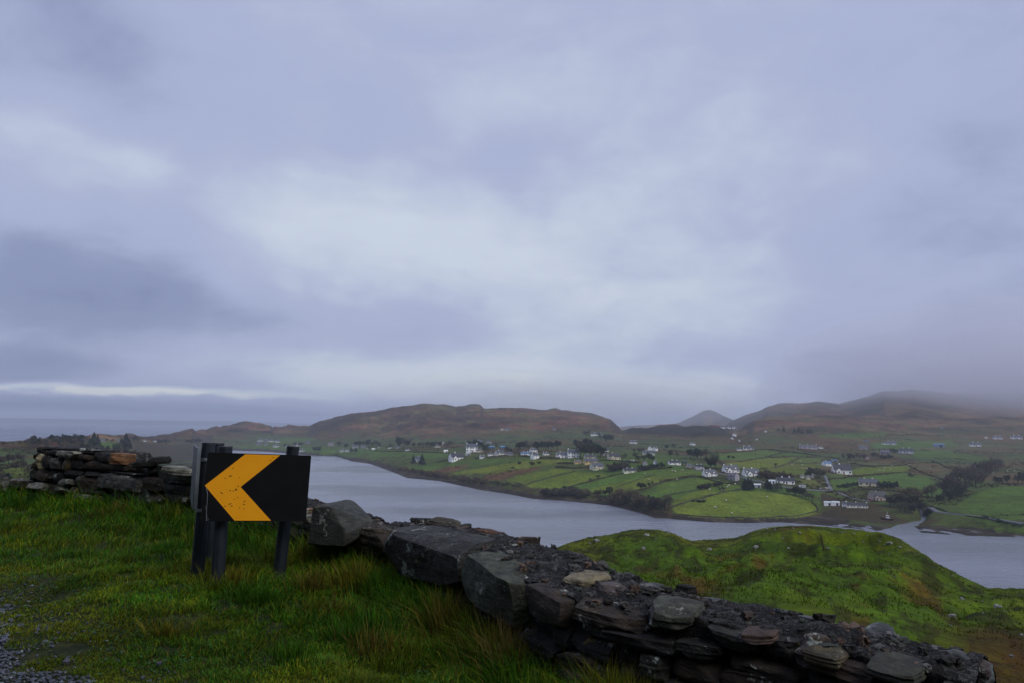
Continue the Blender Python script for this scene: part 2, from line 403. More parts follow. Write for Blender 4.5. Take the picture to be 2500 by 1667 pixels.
RH = curve([(2150, 1300, 500), (2200, 1265, 520), (2246, 1238, 560), (2304, 1230, 570), (2355, 1213, 590), (2389, 1196, 610), (2440, 1182, 640), (2500, 1182, 640), (2600, 1185, 640), (2900, 1200, 640)])
RHb = curve([(2150, 1310, 480), (2200, 1275, 500), (2246, 1244, 536), (2500, 1272, 470), (2900, 1310, 420)])
# near slope below the wall, with the knoll on the right
NN = curve([(-900, 1500, 17), (0, 1330, 17), (470, 1340, 15), (900, 1450, 12), (1300, 1450, 12), (1400, 1440, 12), (2000, 1500, 12), (2500, 1600, 12), (2900, 1620, 12)])
NM = curve([(-900, 1260, 50), (0, 1250, 50), (470, 1300, 45), (900, 1500, 45), (1300, 1430, 45), (1380, 1392, 45), (1700, 1388, 45), (2000, 1400, 45), (2200, 1430, 43), (2400, 1510, 38), (2500, 1540, 35), (2900, 1600, 35)])
NR = curve([(-900, 1190, 150), (0, 1188, 150), (470, 1260, 120), (900, 1480, 90), (1300, 1370, 85), (1370, 1330, 90), (1430, 1312, 100), (1480, 1304, 104), (1500, 1300, 105), (1530, 1292, 108), (1560, 1287, 110), (1610, 1283, 110), (1640, 1288, 112), (1665, 1302, 115),
            (1690, 1313, 118), (1740, 1315, 125), (1790, 1312, 130), (1815, 1305, 132), (1830, 1297, 135), (1870, 1286, 135), (1900, 1282, 135), (1930, 1281, 135), (2000, 1282, 130), (2100, 1291, 120), (2190, 1310, 110),
            (2230, 1335, 105), (2280, 1370, 95), (2350, 1405, 85), (2410, 1432, 75), (2500, 1433, 70), (2600, 1440, 60), (2900, 1450, 60)])

NA, A0, A1 = 1000, math.radians(-46.5), math.radians(46.5)
azs = np.linspace(A0, A1, NA)
rs = np.concatenate([np.geomspace(2.2, 12, 20)[:-1], np.geomspace(12, 250, 175)[:-1], np.geomspace(250, 1000, 190)[:-1], np.geomspace(1000, 2700, 110)[:-1], np.geomspace(2700, 5400, 40)])
NRr = len(rs)
AZ, RR = np.meshgrid(azs, rs, indexing='ij')
PX = RR * np.sin(AZ); PY = RR * np.cos(AZ)

def sheet(knots, pre, post):
    rr = np.array([at_az(c, azs)[0] for c in knots]); zz = np.array([at_az(c, azs)[1] for c in knots])
    Z = np.empty((NA, NRr)); K = np.empty((NA, NRr))
    for i in range(NA):
        Z[i] = np.interp(rs, rr[:, i], zz[:, i]); K[i] = np.interp(rs, rr[:, i], np.arange(len(knots)))
        lo = rs < rr[0, i]; Z[i][lo] = zz[0, i] - pre * (rr[0, i] - rs[lo])
        hi = rs > rr[-1, i]; Z[i][hi] = zz[-1, i] - post * (rs[hi] - rr[-1, i])
    return Z, K
def blur_r(Z, n):
    k = np.ones(2 * n + 1) / (2 * n + 1); P = np.pad(Z, ((0, 0), (n, n)), mode='edge')
    return np.apply_along_axis(lambda a: np.convolve(a, k, 'valid'), 1, P)

Zf, Kf = sheet([C0, C0b, C1, C2, C3], .12, .22)
Zs = blur_r(Zf, 4); wS = np.clip((Kf - 1.3) / .5, 0, 1) * np.clip((3.97 - Kf) / .15, 0, 1)
Zf = Zf * (1 - wS) + Zs * wS
amp = np.interp(Kf, [0, 1, 2, 3, 3.4, 4], [0, .25, .8, 3.5, 9, 5.0])
nz = fbm(PX / 130, PY / 130, 5, .55)
rid = 0.5 - np.abs(fbm(PX / 190 + 40, PY / 190 + 7, 5, .55)) * 2.6
mud = np.clip((PX - 190) / 40, 0, 1)
Zf = Zf + amp * (nz * 2.0 * .6 + np.where(Kf > 2.6, rid * 1.2 * np.clip((Kf - 2.6) / .5, 0, 1) * np.where(Kf > 3.85, .6, 1), 0))
Zf = Zf + np.where((Kf > 0.02) & (Kf < 1.0), fbm(PX / 7, PY / 7, 3) * (.9 + 1.0 * mud) * np.clip(Kf * 5, 0, 1), 0)
Zf = Zf + np.clip((Kf - 2.9) / .6, 0, 1) * (np.abs(fbm(PX / 60 + 11, PY / 60, 4, .6)) * -16 + 3) * np.where(Kf > 3.85, .5, 1)
# small rocky knobs along the skyline
Zf = Zf + np.clip((Kf - 3.3) / .6, 0, 1) * np.clip(vn2(PX / 38 + 3, PY / 38) - .45, 0, 1) * 12 * np.clip((azs[:, None] + .62) / .2, 0, 1)
def tent(c, front, back, ampn, wl):
    r_, z_ = at_az(c, azs); z_ = z_ - np.clip(c[0, 0] - azs, 0, 1) * 6000 - np.clip(azs - c[-1, 0], 0, 1) * 1500; d = RR - r_[:, None]
    Z = z_[:, None] - np.where(d < 0, -d * front, d * back)
    return Z + ampn * fbm(PX / wl, PY / wl, 5, .55) * 2 - ampn * .2
Zb1 = tent(B1, .16, .3, 7, 260); Zb2 = tent(B2, .13, .25, 8, 230)
Zb2 = np.maximum(Zb2, tent(B2, .13, .25, 0, 200) - 300)
Zrh, Krh = sheet([RHb, RH], .5, .3); Zrh = blur_r(Zrh, 3) + fbm(PX / 45, PY / 45, 3) * 1.0
NS = np.stack([azs, np.interp(azs, NR[:, 0], NR[:, 1]) + 150, np.full(NA, -3.0)], 1)
Zn, Kn = sheet([NN, NM, NR, NS], 0.0, .2)
Zn0 = Zn.copy(); Zn = blur_r(Zn, 5); wN = np.exp(-((Kn - 2) / .06) ** 2); Zn = Zn * (1 - wN) + Zn0 * wN
kn = np.clip((azs[:, None] - .04) / .03, 0, 1)
KU = AZ * 90; KV = RR / 3.0; lump = fbm(KU / 8, KV / 8, 5, .6)
rimfade = 1 - .88 * np.exp(-((Kn - 2) / .2) ** 2)
Zn += (lump * 2.3 * rimfade + np.maximum(vn2(KU / 2.1, KV / 2.1) - .45, 0) * .9 * rimfade) * np.clip((RR - 14) / 25, 0, 1)
ba = azel(2040, 1340)[0]; bq = np.sqrt(((AZ - ba) * 84 / 6.4) ** 2 + ((RR - 84) / 14.0) ** 2)
Zn -= 3.4 * np.exp(-bq ** 3.5) - 1.0 * np.exp(-((bq - 1.3) / .25) ** 2)
bx, by, _ = on_range(1740, 1350, 100)
Zn -= 1.2 * np.exp(-(((PX - bx) / 7) ** 2 + ((PY - by) / 20) ** 2))
# join the bench: under the wall and in front of it the ground is held just under the turf mesh
zb = np.interp(RR, [0, 11, 14], [EYE - 1.75, EYE - 1.85, EYE - 2.6])
Zn = np.where(RR < 13, np.minimum(Zn, 1e9) * np.clip((RR - 7) / 6, 0, 1) + zb * (1 - np.clip((RR - 7) / 6, 0, 1)), Zn)
Z = np.maximum.reduce([Zf, Zb1, Zb2, Zrh, Zn])
isnear = (Zn >= Z - 1e-6); isrh = (Zrh >= Z - 1e-6) & ~isnear; isback = ((Zb1 >= Z - 1e-6) | (Zb2 >= Z - 1e-6)) & ~isnear
# the burn running out over the flats
def dist_poly(pts, X=PX, Y=PY):
    d = np.full(X.shape, 1e9)
    for a, b in zip(pts[:-1], pts[1:]):
        ax, ay = a[:2]; vx, vy = b[0] - ax, b[1] - ay; L2 = vx * vx + vy * vy
        tt = np.clip(((X - ax) * vx + (Y - ay) * vy) / L2, 0, 1)
        d = np.minimum(d, np.hypot(X - ax - tt * vx, Y - ay - tt * vy))
    return d
burn = [on_level(x, y, 0.0) for x, y in ((2185, 1298), (2200, 1290), (2215, 1282), (2240, 1275), (2257, 1268), (2254, 1260), (2244, 1252))]
db = dist_poly(burn) + fbm(PX / 12, PY / 12, 2) * 5
wdt = np.interp(PY, [430, 520, 600], [9, 3.0, 2.2])
Z = np.where((db < wdt + 3) & ~isnear, Z * np.clip((db - wdt) / 3, 0, 1) + (-.5) * (1 - np.clip((db - wdt) / 3, 0, 1)), Z)
Hgrid = Z
def H(az, r):
    fi = np.clip((az - A0) / (A1 - A0) * (NA - 1), 0, NA - 1.001); i = np.floor(fi).astype(int); u = fi - i
    j = np.clip(np.searchsorted(rs, r) - 1, 0, NRr - 2); v = np.clip((r - rs[j]) / (rs[j + 1] - rs[j]), 0, 1)
    return ((Hgrid[i, j] * (1 - u) + Hgrid[i + 1, j] * u) * (1 - v) + (Hgrid[i, j + 1] * (1 - u) + Hgrid[i + 1, j + 1] * u) * v)
def Hxy(x, y):
    return H(np.arctan2(x, y), np.hypot(x, y))
def hit(x, y, rmin=150, rmax=5300):
    """the point of the land (or bay) standing at this place of the view"""
    a, e = azel(x, y); q = rs[(rs > rmin) & (rs < rmax)]; q = np.linspace(0, 1, 4000) ** 2 * (q[-1] - q[0]) + q[0]
    hh = np.maximum(H(np.full(q.shape, a), q), 0.0); ry = EYE + q * math.tan(e)
    k = np.nonzero(hh >= ry)[0]
    i = k[0] if len(k) else int(np.argmax((hh - ry) / q))
    return np.array([q[i] * math.sin(a), q[i] * math.cos(a), hh[i]])
def project(X, Y, Zz):
    dx, dy, dz = X, Y, Zz - EYE
    a = dx * rt[0] + dy * rt[1] + dz * rt[2]; b = dx * up[0] + dy * up[1] + dz * up[2]; c = dx * fw[0] + dy * fw[1] + dz * fw[2]
    return 1250 + F * a / c, 833.5 - F * b / c

# ---- what grows where
QX, QY = project(PX, PY, Z)
wx = QX + fbm(PX / 14, PY / 14, 3) * 9; wy = QY + fbm(PX / 14 + 50, PY / 14, 3) * 2.5
G = np.array([.050, .102, .015]); YG = np.array([.105, .148, .014]); OL = np.array([.060, .084, .018]); BR = np.array([.088, .044, .022]); DK = np.array([.022, .020, .015]); ST = np.array([.12, .092, .05]); PU = np.array([.090, .042, .036])
def lerp(a, b, w): return a * (1 - w[..., None]) + b * w[..., None]
nA = fbm(PX / 90, PY / 90, 5, .6) + .5; nB = fbm(PX / 30 + 9, PY / 30, 4, .6) + .5; nC = fbm(PX / 260 + 3, PY / 260, 4, .55) + .5; nD = fbm(PX / 9, PY / 9, 3) + .5
sm = lambda x, a, b: np.clip((x - a) / (b - a), 0, 1)
moor = lerp(np.broadcast_to(BR, Z.shape + (3,)).copy(), np.array([.060, .062, .024]), sm(nA, .42, .6))
moor = lerp(moor, PU, sm(nB, .52, .68)); moor = lerp(moor, ST, sm(nC, .56, .66) * sm(nA, .45, .6) * .7)
moor = lerp(moor, DK, sm(1 - nB, .54, .66) * .8); nE = fbm(PX / 45 + 70, PY / 45, 5, .65) + .5; moor = lerp(moor, np.array([.055, .068, .022]), sm(nE, .54, .62) * .8); moor = lerp(moor, np.array([.10, .072, .042]), sm(1 - nE, .57, .66) * .7)
fld = lerp(np.broadcast_to(OL, Z.shape + (3,)).copy(), G, sm(nC, .44, .56)); fld = lerp(fld, BR * .8, sm(nB, .58, .70) * .55); fld = lerp(fld, DK, sm(nA, .6, .72) * .7)
upl = lerp(np.broadcast_to(np.array([.048, .076, .022]), Z.shape + (3,)).copy(), BR, sm(nA, .48, .6) * .8); upl = lerp(upl, DK, sm(nB, .56, .7) * .7); upl = lerp(upl, ST, sm(nC, .57, .68) * .5)
moor = moor * np.array([1.12, .92, .95]) * (.22 + 1.6 * np.clip(fbm(PX / 110 + 33, PY / 110, 7, .72) * 2.6 + .5, 0, 1))[..., None]; Cc = lerp(fld, upl, sm(Kf + (nA - .5) * .6, 2.0, 2.3)); Cc = lerp(Cc, moor, sm(Kf + (nC - .5) * .5, 3.02, 3.35))
Cc[isback] = (moor * .9)[isback]
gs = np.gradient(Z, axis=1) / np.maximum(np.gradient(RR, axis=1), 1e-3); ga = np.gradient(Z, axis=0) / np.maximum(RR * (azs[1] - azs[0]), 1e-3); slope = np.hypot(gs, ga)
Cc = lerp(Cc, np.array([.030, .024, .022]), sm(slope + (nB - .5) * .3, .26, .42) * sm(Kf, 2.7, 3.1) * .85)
# wood on the middle hill
wood = sm(QX, 1515, 1535) * (1 - sm(QX, 1770, 1800)) * sm(Kf, 3.25, 3.5) * (1 - sm(Kf, 3.93, 4.0))
Cc = lerp(Cc, np.array([.014, .016, .014]), wood)
# left slope: dark heather brow
brow = sm(QX, 310, 335) * (1 - sm(QX, 480, 540)) * sm(Kf, 1.0, 1.3) * (1 - sm(Kf, 2.9, 3.1))
Cc = lerp(Cc, np.array([.034, .028, .016]), brow * .9)
FIELDS = [
 (G * 1.1, [(900, 1101), (1010, 1102), (1090, 1106), (1110, 1112), (1040, 1120), (960, 1113), (900, 1113)]), (OL, [(960, 1115), (1000, 1112), (1020, 1124), (960, 1140), (930, 1125)]),
 (G, [(990, 1146), (1035, 1131), (1110, 1124), (1200, 1119), (1300, 1115), (1290, 1121), (1180, 1134), (1050, 1153)]), (YG, [(1098, 1156), (1200, 1136), (1300, 1122), (1395, 1123), (1300, 1139), (1200, 1156)]),
 (BR * 1.15, [(1035, 1151), (1110, 1136), (1150, 1130), (1120, 1147), (1090, 1153)]), (BR, [(1180, 1160), (1260, 1146), (1330, 1138), (1300, 1150), (1220, 1172), (1180, 1172)]),
 (YG * .9, [(1235, 1170), (1290, 1155), (1362, 1143), (1402, 1148), (1350, 1161), (1282, 1183)]), (YG, [(1275, 1188), (1355, 1163), (1410, 1151), (1500, 1159), (1420, 1178), (1350, 1195), (1300, 1202)]),
 (G * 1.25, [(1310, 1206), (1362, 1196), (1425, 1180), (1490, 1163), (1600, 1145), (1690, 1146), (1610, 1172), (1560, 1190), (1510, 1205), (1400, 1209)]),
 (YG * .95, [(1430, 1196), (1500, 1178), (1600, 1158), (1680, 1160), (1610, 1178), (1545, 1202), (1480, 1206)]), (G * 1.1, [(1560, 1206), (1620, 1178), (1700, 1164), (1800, 1180), (1815, 1194), (1720, 1210), (1640, 1232), (1600, 1225)]),
 (YG * .85, [(1630, 1225), (1680, 1204), (1720, 1196), (1760, 1200), (1730, 1211), (1650, 1234)]),
 (YG * 1.02, [(1642, 1240), (1700, 1218), (1780, 1199), (1860, 1197), (1930, 1208), (1975, 1222), (1998, 1236), (2000, 1250), (1960, 1262), (1850, 1266), (1740, 1264), (1660, 1257)]),
 (G * 1.15, [(1590, 1142), (1640, 1140), (1720, 1150), (1725, 1160), (1600, 1165)]), (G * 1.1, [(1730, 1112), (1800, 1103), (1870, 1099), (1915, 1104), (1870, 1114), (1790, 1124), (1740, 1122)]), (G, [(1730, 1105), (1760, 1104), (1770, 1110), (1730, 1114)]),
 (YG * .9, [(1770, 1130), (1868, 1118), (1948, 1115), (1920, 1131), (1870, 1142), (1790, 1142)]), (G, [(1880, 1112), (1920, 1104), (1990, 1112), (1950, 1113)]), (YG * .7, [(1930, 1131), (2004, 1131), (2000, 1150), (1940, 1160), (1850, 1148)]), (OL * 1.3, [(1955, 1117), (2004, 1117), (2004, 1129), (1930, 1130)]),
 (G * 1.05, [(2025, 1171), (2070, 1166), (2140, 1159), (2200, 1155), (2262, 1163), (2300, 1182), (2310, 1216), (2240, 1206), (2190, 1185), (2110, 1184), (2060, 1198), (2030, 1195)]),
 (YG * .8, [(2025, 1160), (2070, 1160), (2140, 1155), (2210, 1151), (2225, 1141), (2200, 1137), (2100, 1141), (2080, 1148)]), (OL * 1.3, [(1950, 1168), (1990, 1172), (2005, 1185), (1960, 1180)]),
 (G, [(1600, 1118), (1660, 1122), (1650, 1130), (1600, 1128)]), (G * .9, [(1420, 1100), (1440, 1098), (1440, 1108), (1340, 1106), (1370, 1099)]), (G * .9, [(640, 1078), (700, 1068), (780, 1068), (740, 1078), (640, 1084)]), (G * 1.1, [(560, 1088), (660, 1086), (700, 1094), (640, 1098), (570, 1096)]),
 (G * 1.15, [(760, 1100), (840, 1094), (880, 1098), (830, 1107), (770, 1107)]), (G * .9, [(195, 1080), (240, 1078), (300, 1080), (280, 1090), (255, 1100), (200, 1094)]), (YG * .7, [(5, 1145), (60, 1136), (62, 1152), (10, 1158)]), (G * .8, [(0, 1092), (60, 1098), (60, 1104), (0, 1102)]),
 (G * .9, [(2120, 1080), (2200, 1076), (2320, 1074), (2340, 1088), (2200, 1096), (2130, 1092)]), (G * .85, [(2230, 1110), (2340, 1104), (2420, 1118), (2440, 1130), (2330, 1116), (2250, 1120)]), (G * .85, [(2000, 1062), (2160, 1054), (2180, 1060), (2100, 1070), (2000, 1068)]),
 (OL * 1.5, [(2325, 1160), (2380, 1168), (2382, 1176), (2330, 1172)]), (G * .95, [(2200, 1100), (2320, 1100), (2330, 1106), (2240, 1112)])]
def inside(poly):
    m = np.zeros(wx.shape, bool); n = len(poly)
    for i in range(n):
        x1, y1 = poly[i]; x2, y2 = poly[(i + 1) % n]
        if y1 == y2: continue
        c = ((y1 > wy) != (y2 > wy)) & (wx < (x2 - x1) * (wy - y1) / (y2 - y1) + x1); m ^= c
    return m
farm = ~isnear & (Kf > 0.95)
for c, poly in FIELDS:
    m = inside(poly) & farm
    c = np.asarray(c) * .90 + OL * .14
    Cc[m] = (np.asarray(c)[None] * (.88 + .3 * nB[m][:, None]) + np.array([.012, .0, 0])[None] * sm(nA[m], .5, .65)[:, None])
# right-hand hill, marsh, shore
Cc[isrh] = (G * .75 + YG * .18)[None] * (.8 + .5 * nB[isrh][:, None])
marsh = (~isnear) & ((Kf > .9) & (Kf < 1.95)) & (QX > 2005)
Cc[marsh] = lerp(np.broadcast_to(OL * .85, (marsh.sum(), 3)).copy(), np.array([.045, .035, .018]), sm(nB[marsh], .5, .62))
marsh2 = (~isnear) & ((Kf > .55) & (Kf <= .9)) & (QX > 2050) & (nB > .48); Cc[marsh2] = OL * .8
shore = (~isnear) & (Kf < 1.0) & ~isrh
shc = lerp(np.broadcast_to(np.array([.022, .018, .014]), Z.shape + (3,)).copy(), np.array([.062, .052, .040]), sm(nD, .5, .75)); shm = shore & ~marsh2
Cc[shm] = shc[shm]
rough = (~isnear) & (Kf >= 1.0) & (Kf < 1.0 + .28 * nB) & (QX < 1640) & (QX > 560)
Cc[rough] = lerp(np.broadcast_to(np.array([.050, .036, .018]), (rough.sum(), 3)).copy(), OL * .8, sm(nD[rough], .4, .6))
# knoll: moss-green turf with rusty patches; fine dark mottle painted as shade in its folds
mA = fbm(KU / 6, KV / 6, 5, .62) + .5; mB = fbm(KU / 1.8 + 4, KV / 1.8, 4, .6) + .5; mC = fbm(KU / 20, KV / 20, 3) + .5
kc = lerp(np.broadcast_to(np.array([.066, .100, .006]), Z.shape + (3,)).copy(), np.array([.046, .108, .006]), sm(mC, .42, .6))
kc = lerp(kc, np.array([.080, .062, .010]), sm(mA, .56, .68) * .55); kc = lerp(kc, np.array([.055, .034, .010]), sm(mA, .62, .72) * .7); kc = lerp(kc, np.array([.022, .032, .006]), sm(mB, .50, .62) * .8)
kc = lerp(kc, np.array([.045, .024, .010]), sm(-(RR - 26), -6, 6) * sm(QX, 2250, 2400) * .8)
kc = lerp(kc, np.array([.040, .105, .010]), np.exp(-bq ** 3.5) * .75)
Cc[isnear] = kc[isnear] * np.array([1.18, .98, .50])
V = np.stack([PX, PY, Z], -1).reshape(-1, 3)
ii, jj = np.meshgrid(np.arange(NA - 1), np.arange(NRr - 1), indexing='ij')
a_ = (ii * NRr + jj).ravel(); Fq = np.stack([a_, a_ + NRr, a_ + NRr + 1, a_ + 1], 1)
zq = Z.reshape(-1)[Fq].max(1); Fq = Fq[zq > -4]
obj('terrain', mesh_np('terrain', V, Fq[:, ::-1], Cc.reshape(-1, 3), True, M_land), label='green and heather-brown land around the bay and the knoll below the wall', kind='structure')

# ---- water
RS = 21000.0
MBw = MB(); ang = np.linspace(0, 2 * math.pi, 97)[:-1]; rings = [0, 300, 1500, 6000, RS]
vs = [(0, 0, 0)]; fs = []
for r in rings[1:]:
    vs += [(r * math.sin(t_), r * math.cos(t_), 0) for t_ in ang]
for i in range(96): fs.append((0, 1 + (i + 1) % 96, 1 + i))
for k in range(len(rings) - 2):
    b0 = 1 + 96 * k; b1 = b0 + 96
    for i in range(96): fs.append((b0 + i, b0 + (i + 1) % 96, b1 + (i + 1) % 96, b1 + i))
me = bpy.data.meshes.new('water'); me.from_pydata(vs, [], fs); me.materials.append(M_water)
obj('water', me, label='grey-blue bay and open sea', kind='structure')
# ---- distant coast across the sea
MBc = []; n = 160; X0, X1 = -900, 760
cv = []; cf = []
for i in range(n):
    x = X0 + (X1 - X0) * i / (n - 1); yh = 1022 + .016 * x
    hgt = (3.6 + 2.5 * (fbm(np.array([x / 160.0]), np.array([3.3]), 4)[0] * 2)) * (1.0 if x < 560 else max(0.2, (760 - x) / 200))
    rr_ = 15000
    for dr, k in ((0, 0), (500, .55), (1400, 1.0), (3200, .4), (4400, 0)):
        q = on_range(x, yh - hgt, rr_ + 1400); top = q[2]
        a = math.atan2(q[0], q[1]); r = rr_ + dr; cv.append((r * math.sin(a), r * math.cos(a), -2 + (top + 2) * k))
for i in range(n - 1):
    for k in range(4): b = i * 5 + k; cf.append((b, b + 5, b + 6, b + 1))
M_coast = plain('far_coast_land', (.04, .05, .065), .95, .1, sc=.0008, kind='World')
obj('distant_coast', mesh_np('distant_coast', cv, np.array(cf)[:, ::-1], None, True, M_coast), label='low blue coast on the sea horizon', kind='structure')
# ---- unseen hillside behind the camera, added to shade faces turned to it; road verge
bv = []; bf = []; nx, ny = 90, 70
for j in range(ny):
    yy = 3.0 - 140 * (j / (ny - 1)) ** 1.7
    for i in range(nx):
        xx = -150 + 300 * i / (nx - 1); d = max(0.0, -(xx * .55 + yy) - 6.0)
        z = EYE - 1.46 + 1.05 * d - .0030 * d * d
        if yy > -3 and abs(xx) > 8: z = min(z, EYE - 1.46 - .25 * (abs(xx) - 8) * max(0, (yy + 3) / 6))
        bv.append((xx, yy, z))
bv = np.array(bv); bv[:, 2] += np.clip(-(bv[:, 1] + 6) / 10, 0, 1) * fbm(bv[:, 0] / 9, bv[:, 1] / 9, 3) * 2.0
bf = [(j * nx + i, (j + 1) * nx + i, (j + 1) * nx + i + 1, j * nx + i + 1) for j in range(ny - 1) for i in range(nx - 1)]
hc = np.array([.030, .034, .012])[None] * (.7 + .8 * (fbm(bv[:, 0] / 5, bv[:, 1] / 5, 4) + .5))[:, None]
obj('hillside', mesh_np('hillside', bv, bf, hc, True, M_land), label='unseen steep grassy hillside behind the camera, added to shade faces turned to it', kind='structure')
# ================================================================== THE NEAR BANK, ROAD EDGE AND WALL
# wall line, (x in view, forward distance) -> plan
FRONT = [(-260, 14.2), (0, 12.3), (60, 12.0), (270, 10.95), (345, 10.45), (450, 9.75), (560, 8.7), (680, 7.6), (760, 6.95), (860, 6.35), (960, 5.9), (1060, 5.38), (1151, 4.9), (1220, 4.4), (1289, 4.08), (1370, 3.80), (1449, 3.56), (1590, 3.39), (1739, 3.23), (1850, 3.09), (1961, 2.95), (2104, 2.78), (2252, 2.62), (2330, 2.55), (2400, 2.49)]
fx = np.array([p[0] for p in FRONT], float); fY = np.array([p[1] for p in FRONT])
def wx_of(x, Y): # lateral position on the ray's vertical plane near mid-height of the wall
    d = ray(x, 1350); return d[0] / d[1] * Y
fX = np.array([wx_of(x, Y) for x, Y in FRONT])
fS = np.concatenate([[0], np.cumsum(np.hypot(np.diff(fX), np.diff(fY)))])
S_of = lambda x: float(np.interp(x, fx, fS))
def wall_at(s):
    X = np.interp(s, fS, fX); Y = np.interp(s, fS, fY)
    e = .12; tx = np.interp(s + e, fS, fX) - np.interp(s - e, fS, fX); ty = np.interp(s + e, fS, fY) - np.interp(s - e, fS, fY)
    l = np.hypot(tx, ty) + 1e-9; return X, Y, tx / l, ty / l
ZT = [(-260, -1.12), (52, -1.12), (60, -.52), (270, -.52), (276, -.68), (450, -.72), (520, -.80), (640, -.88), (755, -.92), (850, -.95), (960, -.90), (1151, -.90), (1289, -.90), (1449, -.89), (1739, -.885), (2104, -.87), (2330, -.865), (2400, -.89)]
def ztop(s):
    return EYE + np.interp(s, [S_of(a) for a, b in ZT], [b for a, b in ZT])
TH = [(-260, .55), (760, .62), (960, .66), (1151, .74), (1449, .68), (1739, .60), (2104, .52), (2400, .48)]
def thick(s): return np.interp(s, [S_of(a) for a, b in TH], [b for a, b in TH])
def ground(X, Y):
    X = np.asarray(X, float); Y = np.asarray(Y, float)
    g = -1.44 + .09 * np.exp(-(((X + 2.7) / 1.6) ** 2 + ((Y - 5.9) / 1.4) ** 2))
    g = g + fbm(X / 1.6, Y / 1.6, 3) * .10 + fbm(X / .35, Y / .35, 2) * .03
    yw = np.interp(X, fX, fY); dw = (yw - Y)
    g = g + .05 * np.exp(-(dw / .5) ** 2)
    road = np.clip((-(X + 3.6) * .643 - (Y - 4.9) * .766) / .8, 0, 1)   # falls a little to the gravelled edge
    return EYE + g - .03 * road
def face_point(x, y):
    s = S_of(x); X, Y, tx, ty = wall_at(s); d = ray(x, y); return s, X, Y, EYE + d[2] / d[1] * Y

# turf
gx = np.arange(-17, 9.01, .09); gy = np.arange(-4, 15.01, .09); GX, GY = np.meshgrid(gx, gy, indexing='ij'); GZ = ground(GX, GY)
behind = GY - np.interp(GX, fX, fY); GZ = GZ - np.clip(behind - .25, 0, 3) * .62
GZ = np.where(GX > fX[-1], GZ - np.clip(GX - fX[-1] - .1, 0, 3) * .55, GZ)
nxg, nyg = GX.shape; ii, jj = np.meshgrid(np.arange(nxg - 1), np.arange(nyg - 1), indexing='ij'); a_ = (ii * nyg + jj).ravel()
Fg = np.stack([a_, a_ + nyg, a_ + nyg + 1, a_ + 1], 1)
ctr = (behind.reshape(-1)[Fg].mean(1)); Fg = Fg[ctr < 3.2]
obj('grass_bank', mesh_np('grass_bank', np.stack([GX, GY, GZ], -1).reshape(-1, 3), Fg, None, True, M_turf), label='turf of the roadside bank in front of the stone wall', kind='structure')
# road beyond the gravel edge: a band parallel to the wall passing left of and behind the camera
ra = np.array([-3.35, 4.45]); rd = np.array([.766, -.643]); rn = np.array([-.643, -.766])
rv = []
for k in range(60):
    for w_ in (0.55, 6.0):
        p = ra + rd * (-16 + k * .5) + rn * w_; rv.append((p[0], p[1], float(ground(p[0], p[1])) + .012 if w_ < 1 else EYE - 1.44))
rv = np.array(rv); rv[:, 2] = np.where(np.arange(len(rv)) % 2 == 0, EYE - 1.425, EYE - 1.40)
rf = [(2 * k, 2 * k + 1, 2 * k + 3, 2 * k + 2) for k in range(59)]
obj('road', mesh_np('road', rv, rf, None, False, M_tarmac), label='tarmac road behind the gravel edge', kind='structure')

# ------------------------------------------------------------------ rocks
_tpl = {}
def template(n):
    if n in _tpl: return _tpl[n]
    idx = {}; vs = []; fs = []
    def vid(p):
        k = tuple(p)
        if k not in idx: idx[k] = len(vs); vs.append(p)
        return idx[k]
    for ax in range(3):
        for sgn in (0, n):
            for i in range(n):
                for j in range(n):
                    q = []
                    for di, dj in ((0, 0), (1, 0), (1, 1), (0, 1)):
                        p = [0, 0, 0]; p[ax] = sgn; p[(ax + 1) % 3] = i + di; p[(ax + 2) % 3] = j + dj; q.append(vid(p))
                    fs.append(q if sgn else q[::-1])
    _tpl[n] = (np.array([vs])[0] * 2.0 / n - 1, np.array(fs)); return _tpl[n]
def rock_mesh(name, sx, sy, sz, seed, n=6, boxy=.62, cuts=7, rough=.10, strata=.0, mat=None, shear=0.0):
    g = np.random.RandomState(seed); P, Fc = template(n); P = P.copy()
    P += g.normal(0, .12 / n, P.shape)
    S = P / np.linalg.norm(P, axis=1)[:, None]; P = P * boxy + S * (1 - boxy) * 1.12
    for k in range(cuts * 2):
        d = g.normal(0, 1, 3) * np.array([1, .9, .8]); d /= np.linalg.norm(d); m = P @ d; dd = m.max() * g.uniform(.72, .95)
        o = np.clip(m - dd, 0, None); P = P - o[:, None] * d[None]
    Q = P * np.array([sx, sy, sz]) / 2; mn = min(sx, sy, sz)
    fr = fbm3(Q / (mn * .55) + seed * 3.1, 5); fr = fr + (np.floor(fr * 9) / 9 - fr) * .5
    nrm = P / (np.linalg.norm(P, axis=1)[:, None]); Q = Q + nrm * (fr * rough * mn * 2)[:, None]
    if strata: Q[:, :2] *= (1 + strata * (vn3(np.stack([Q[:, 2] / (mn * .12), Q[:, 0] * 1.5 + seed, Q[:, 1] * 1.5], 1)) - .5))[:, None]
    Q[:, 2] += shear * Q[:, 0]
    return mesh_np(name, Q, Fc, None, n < 6, mat or M_rock)

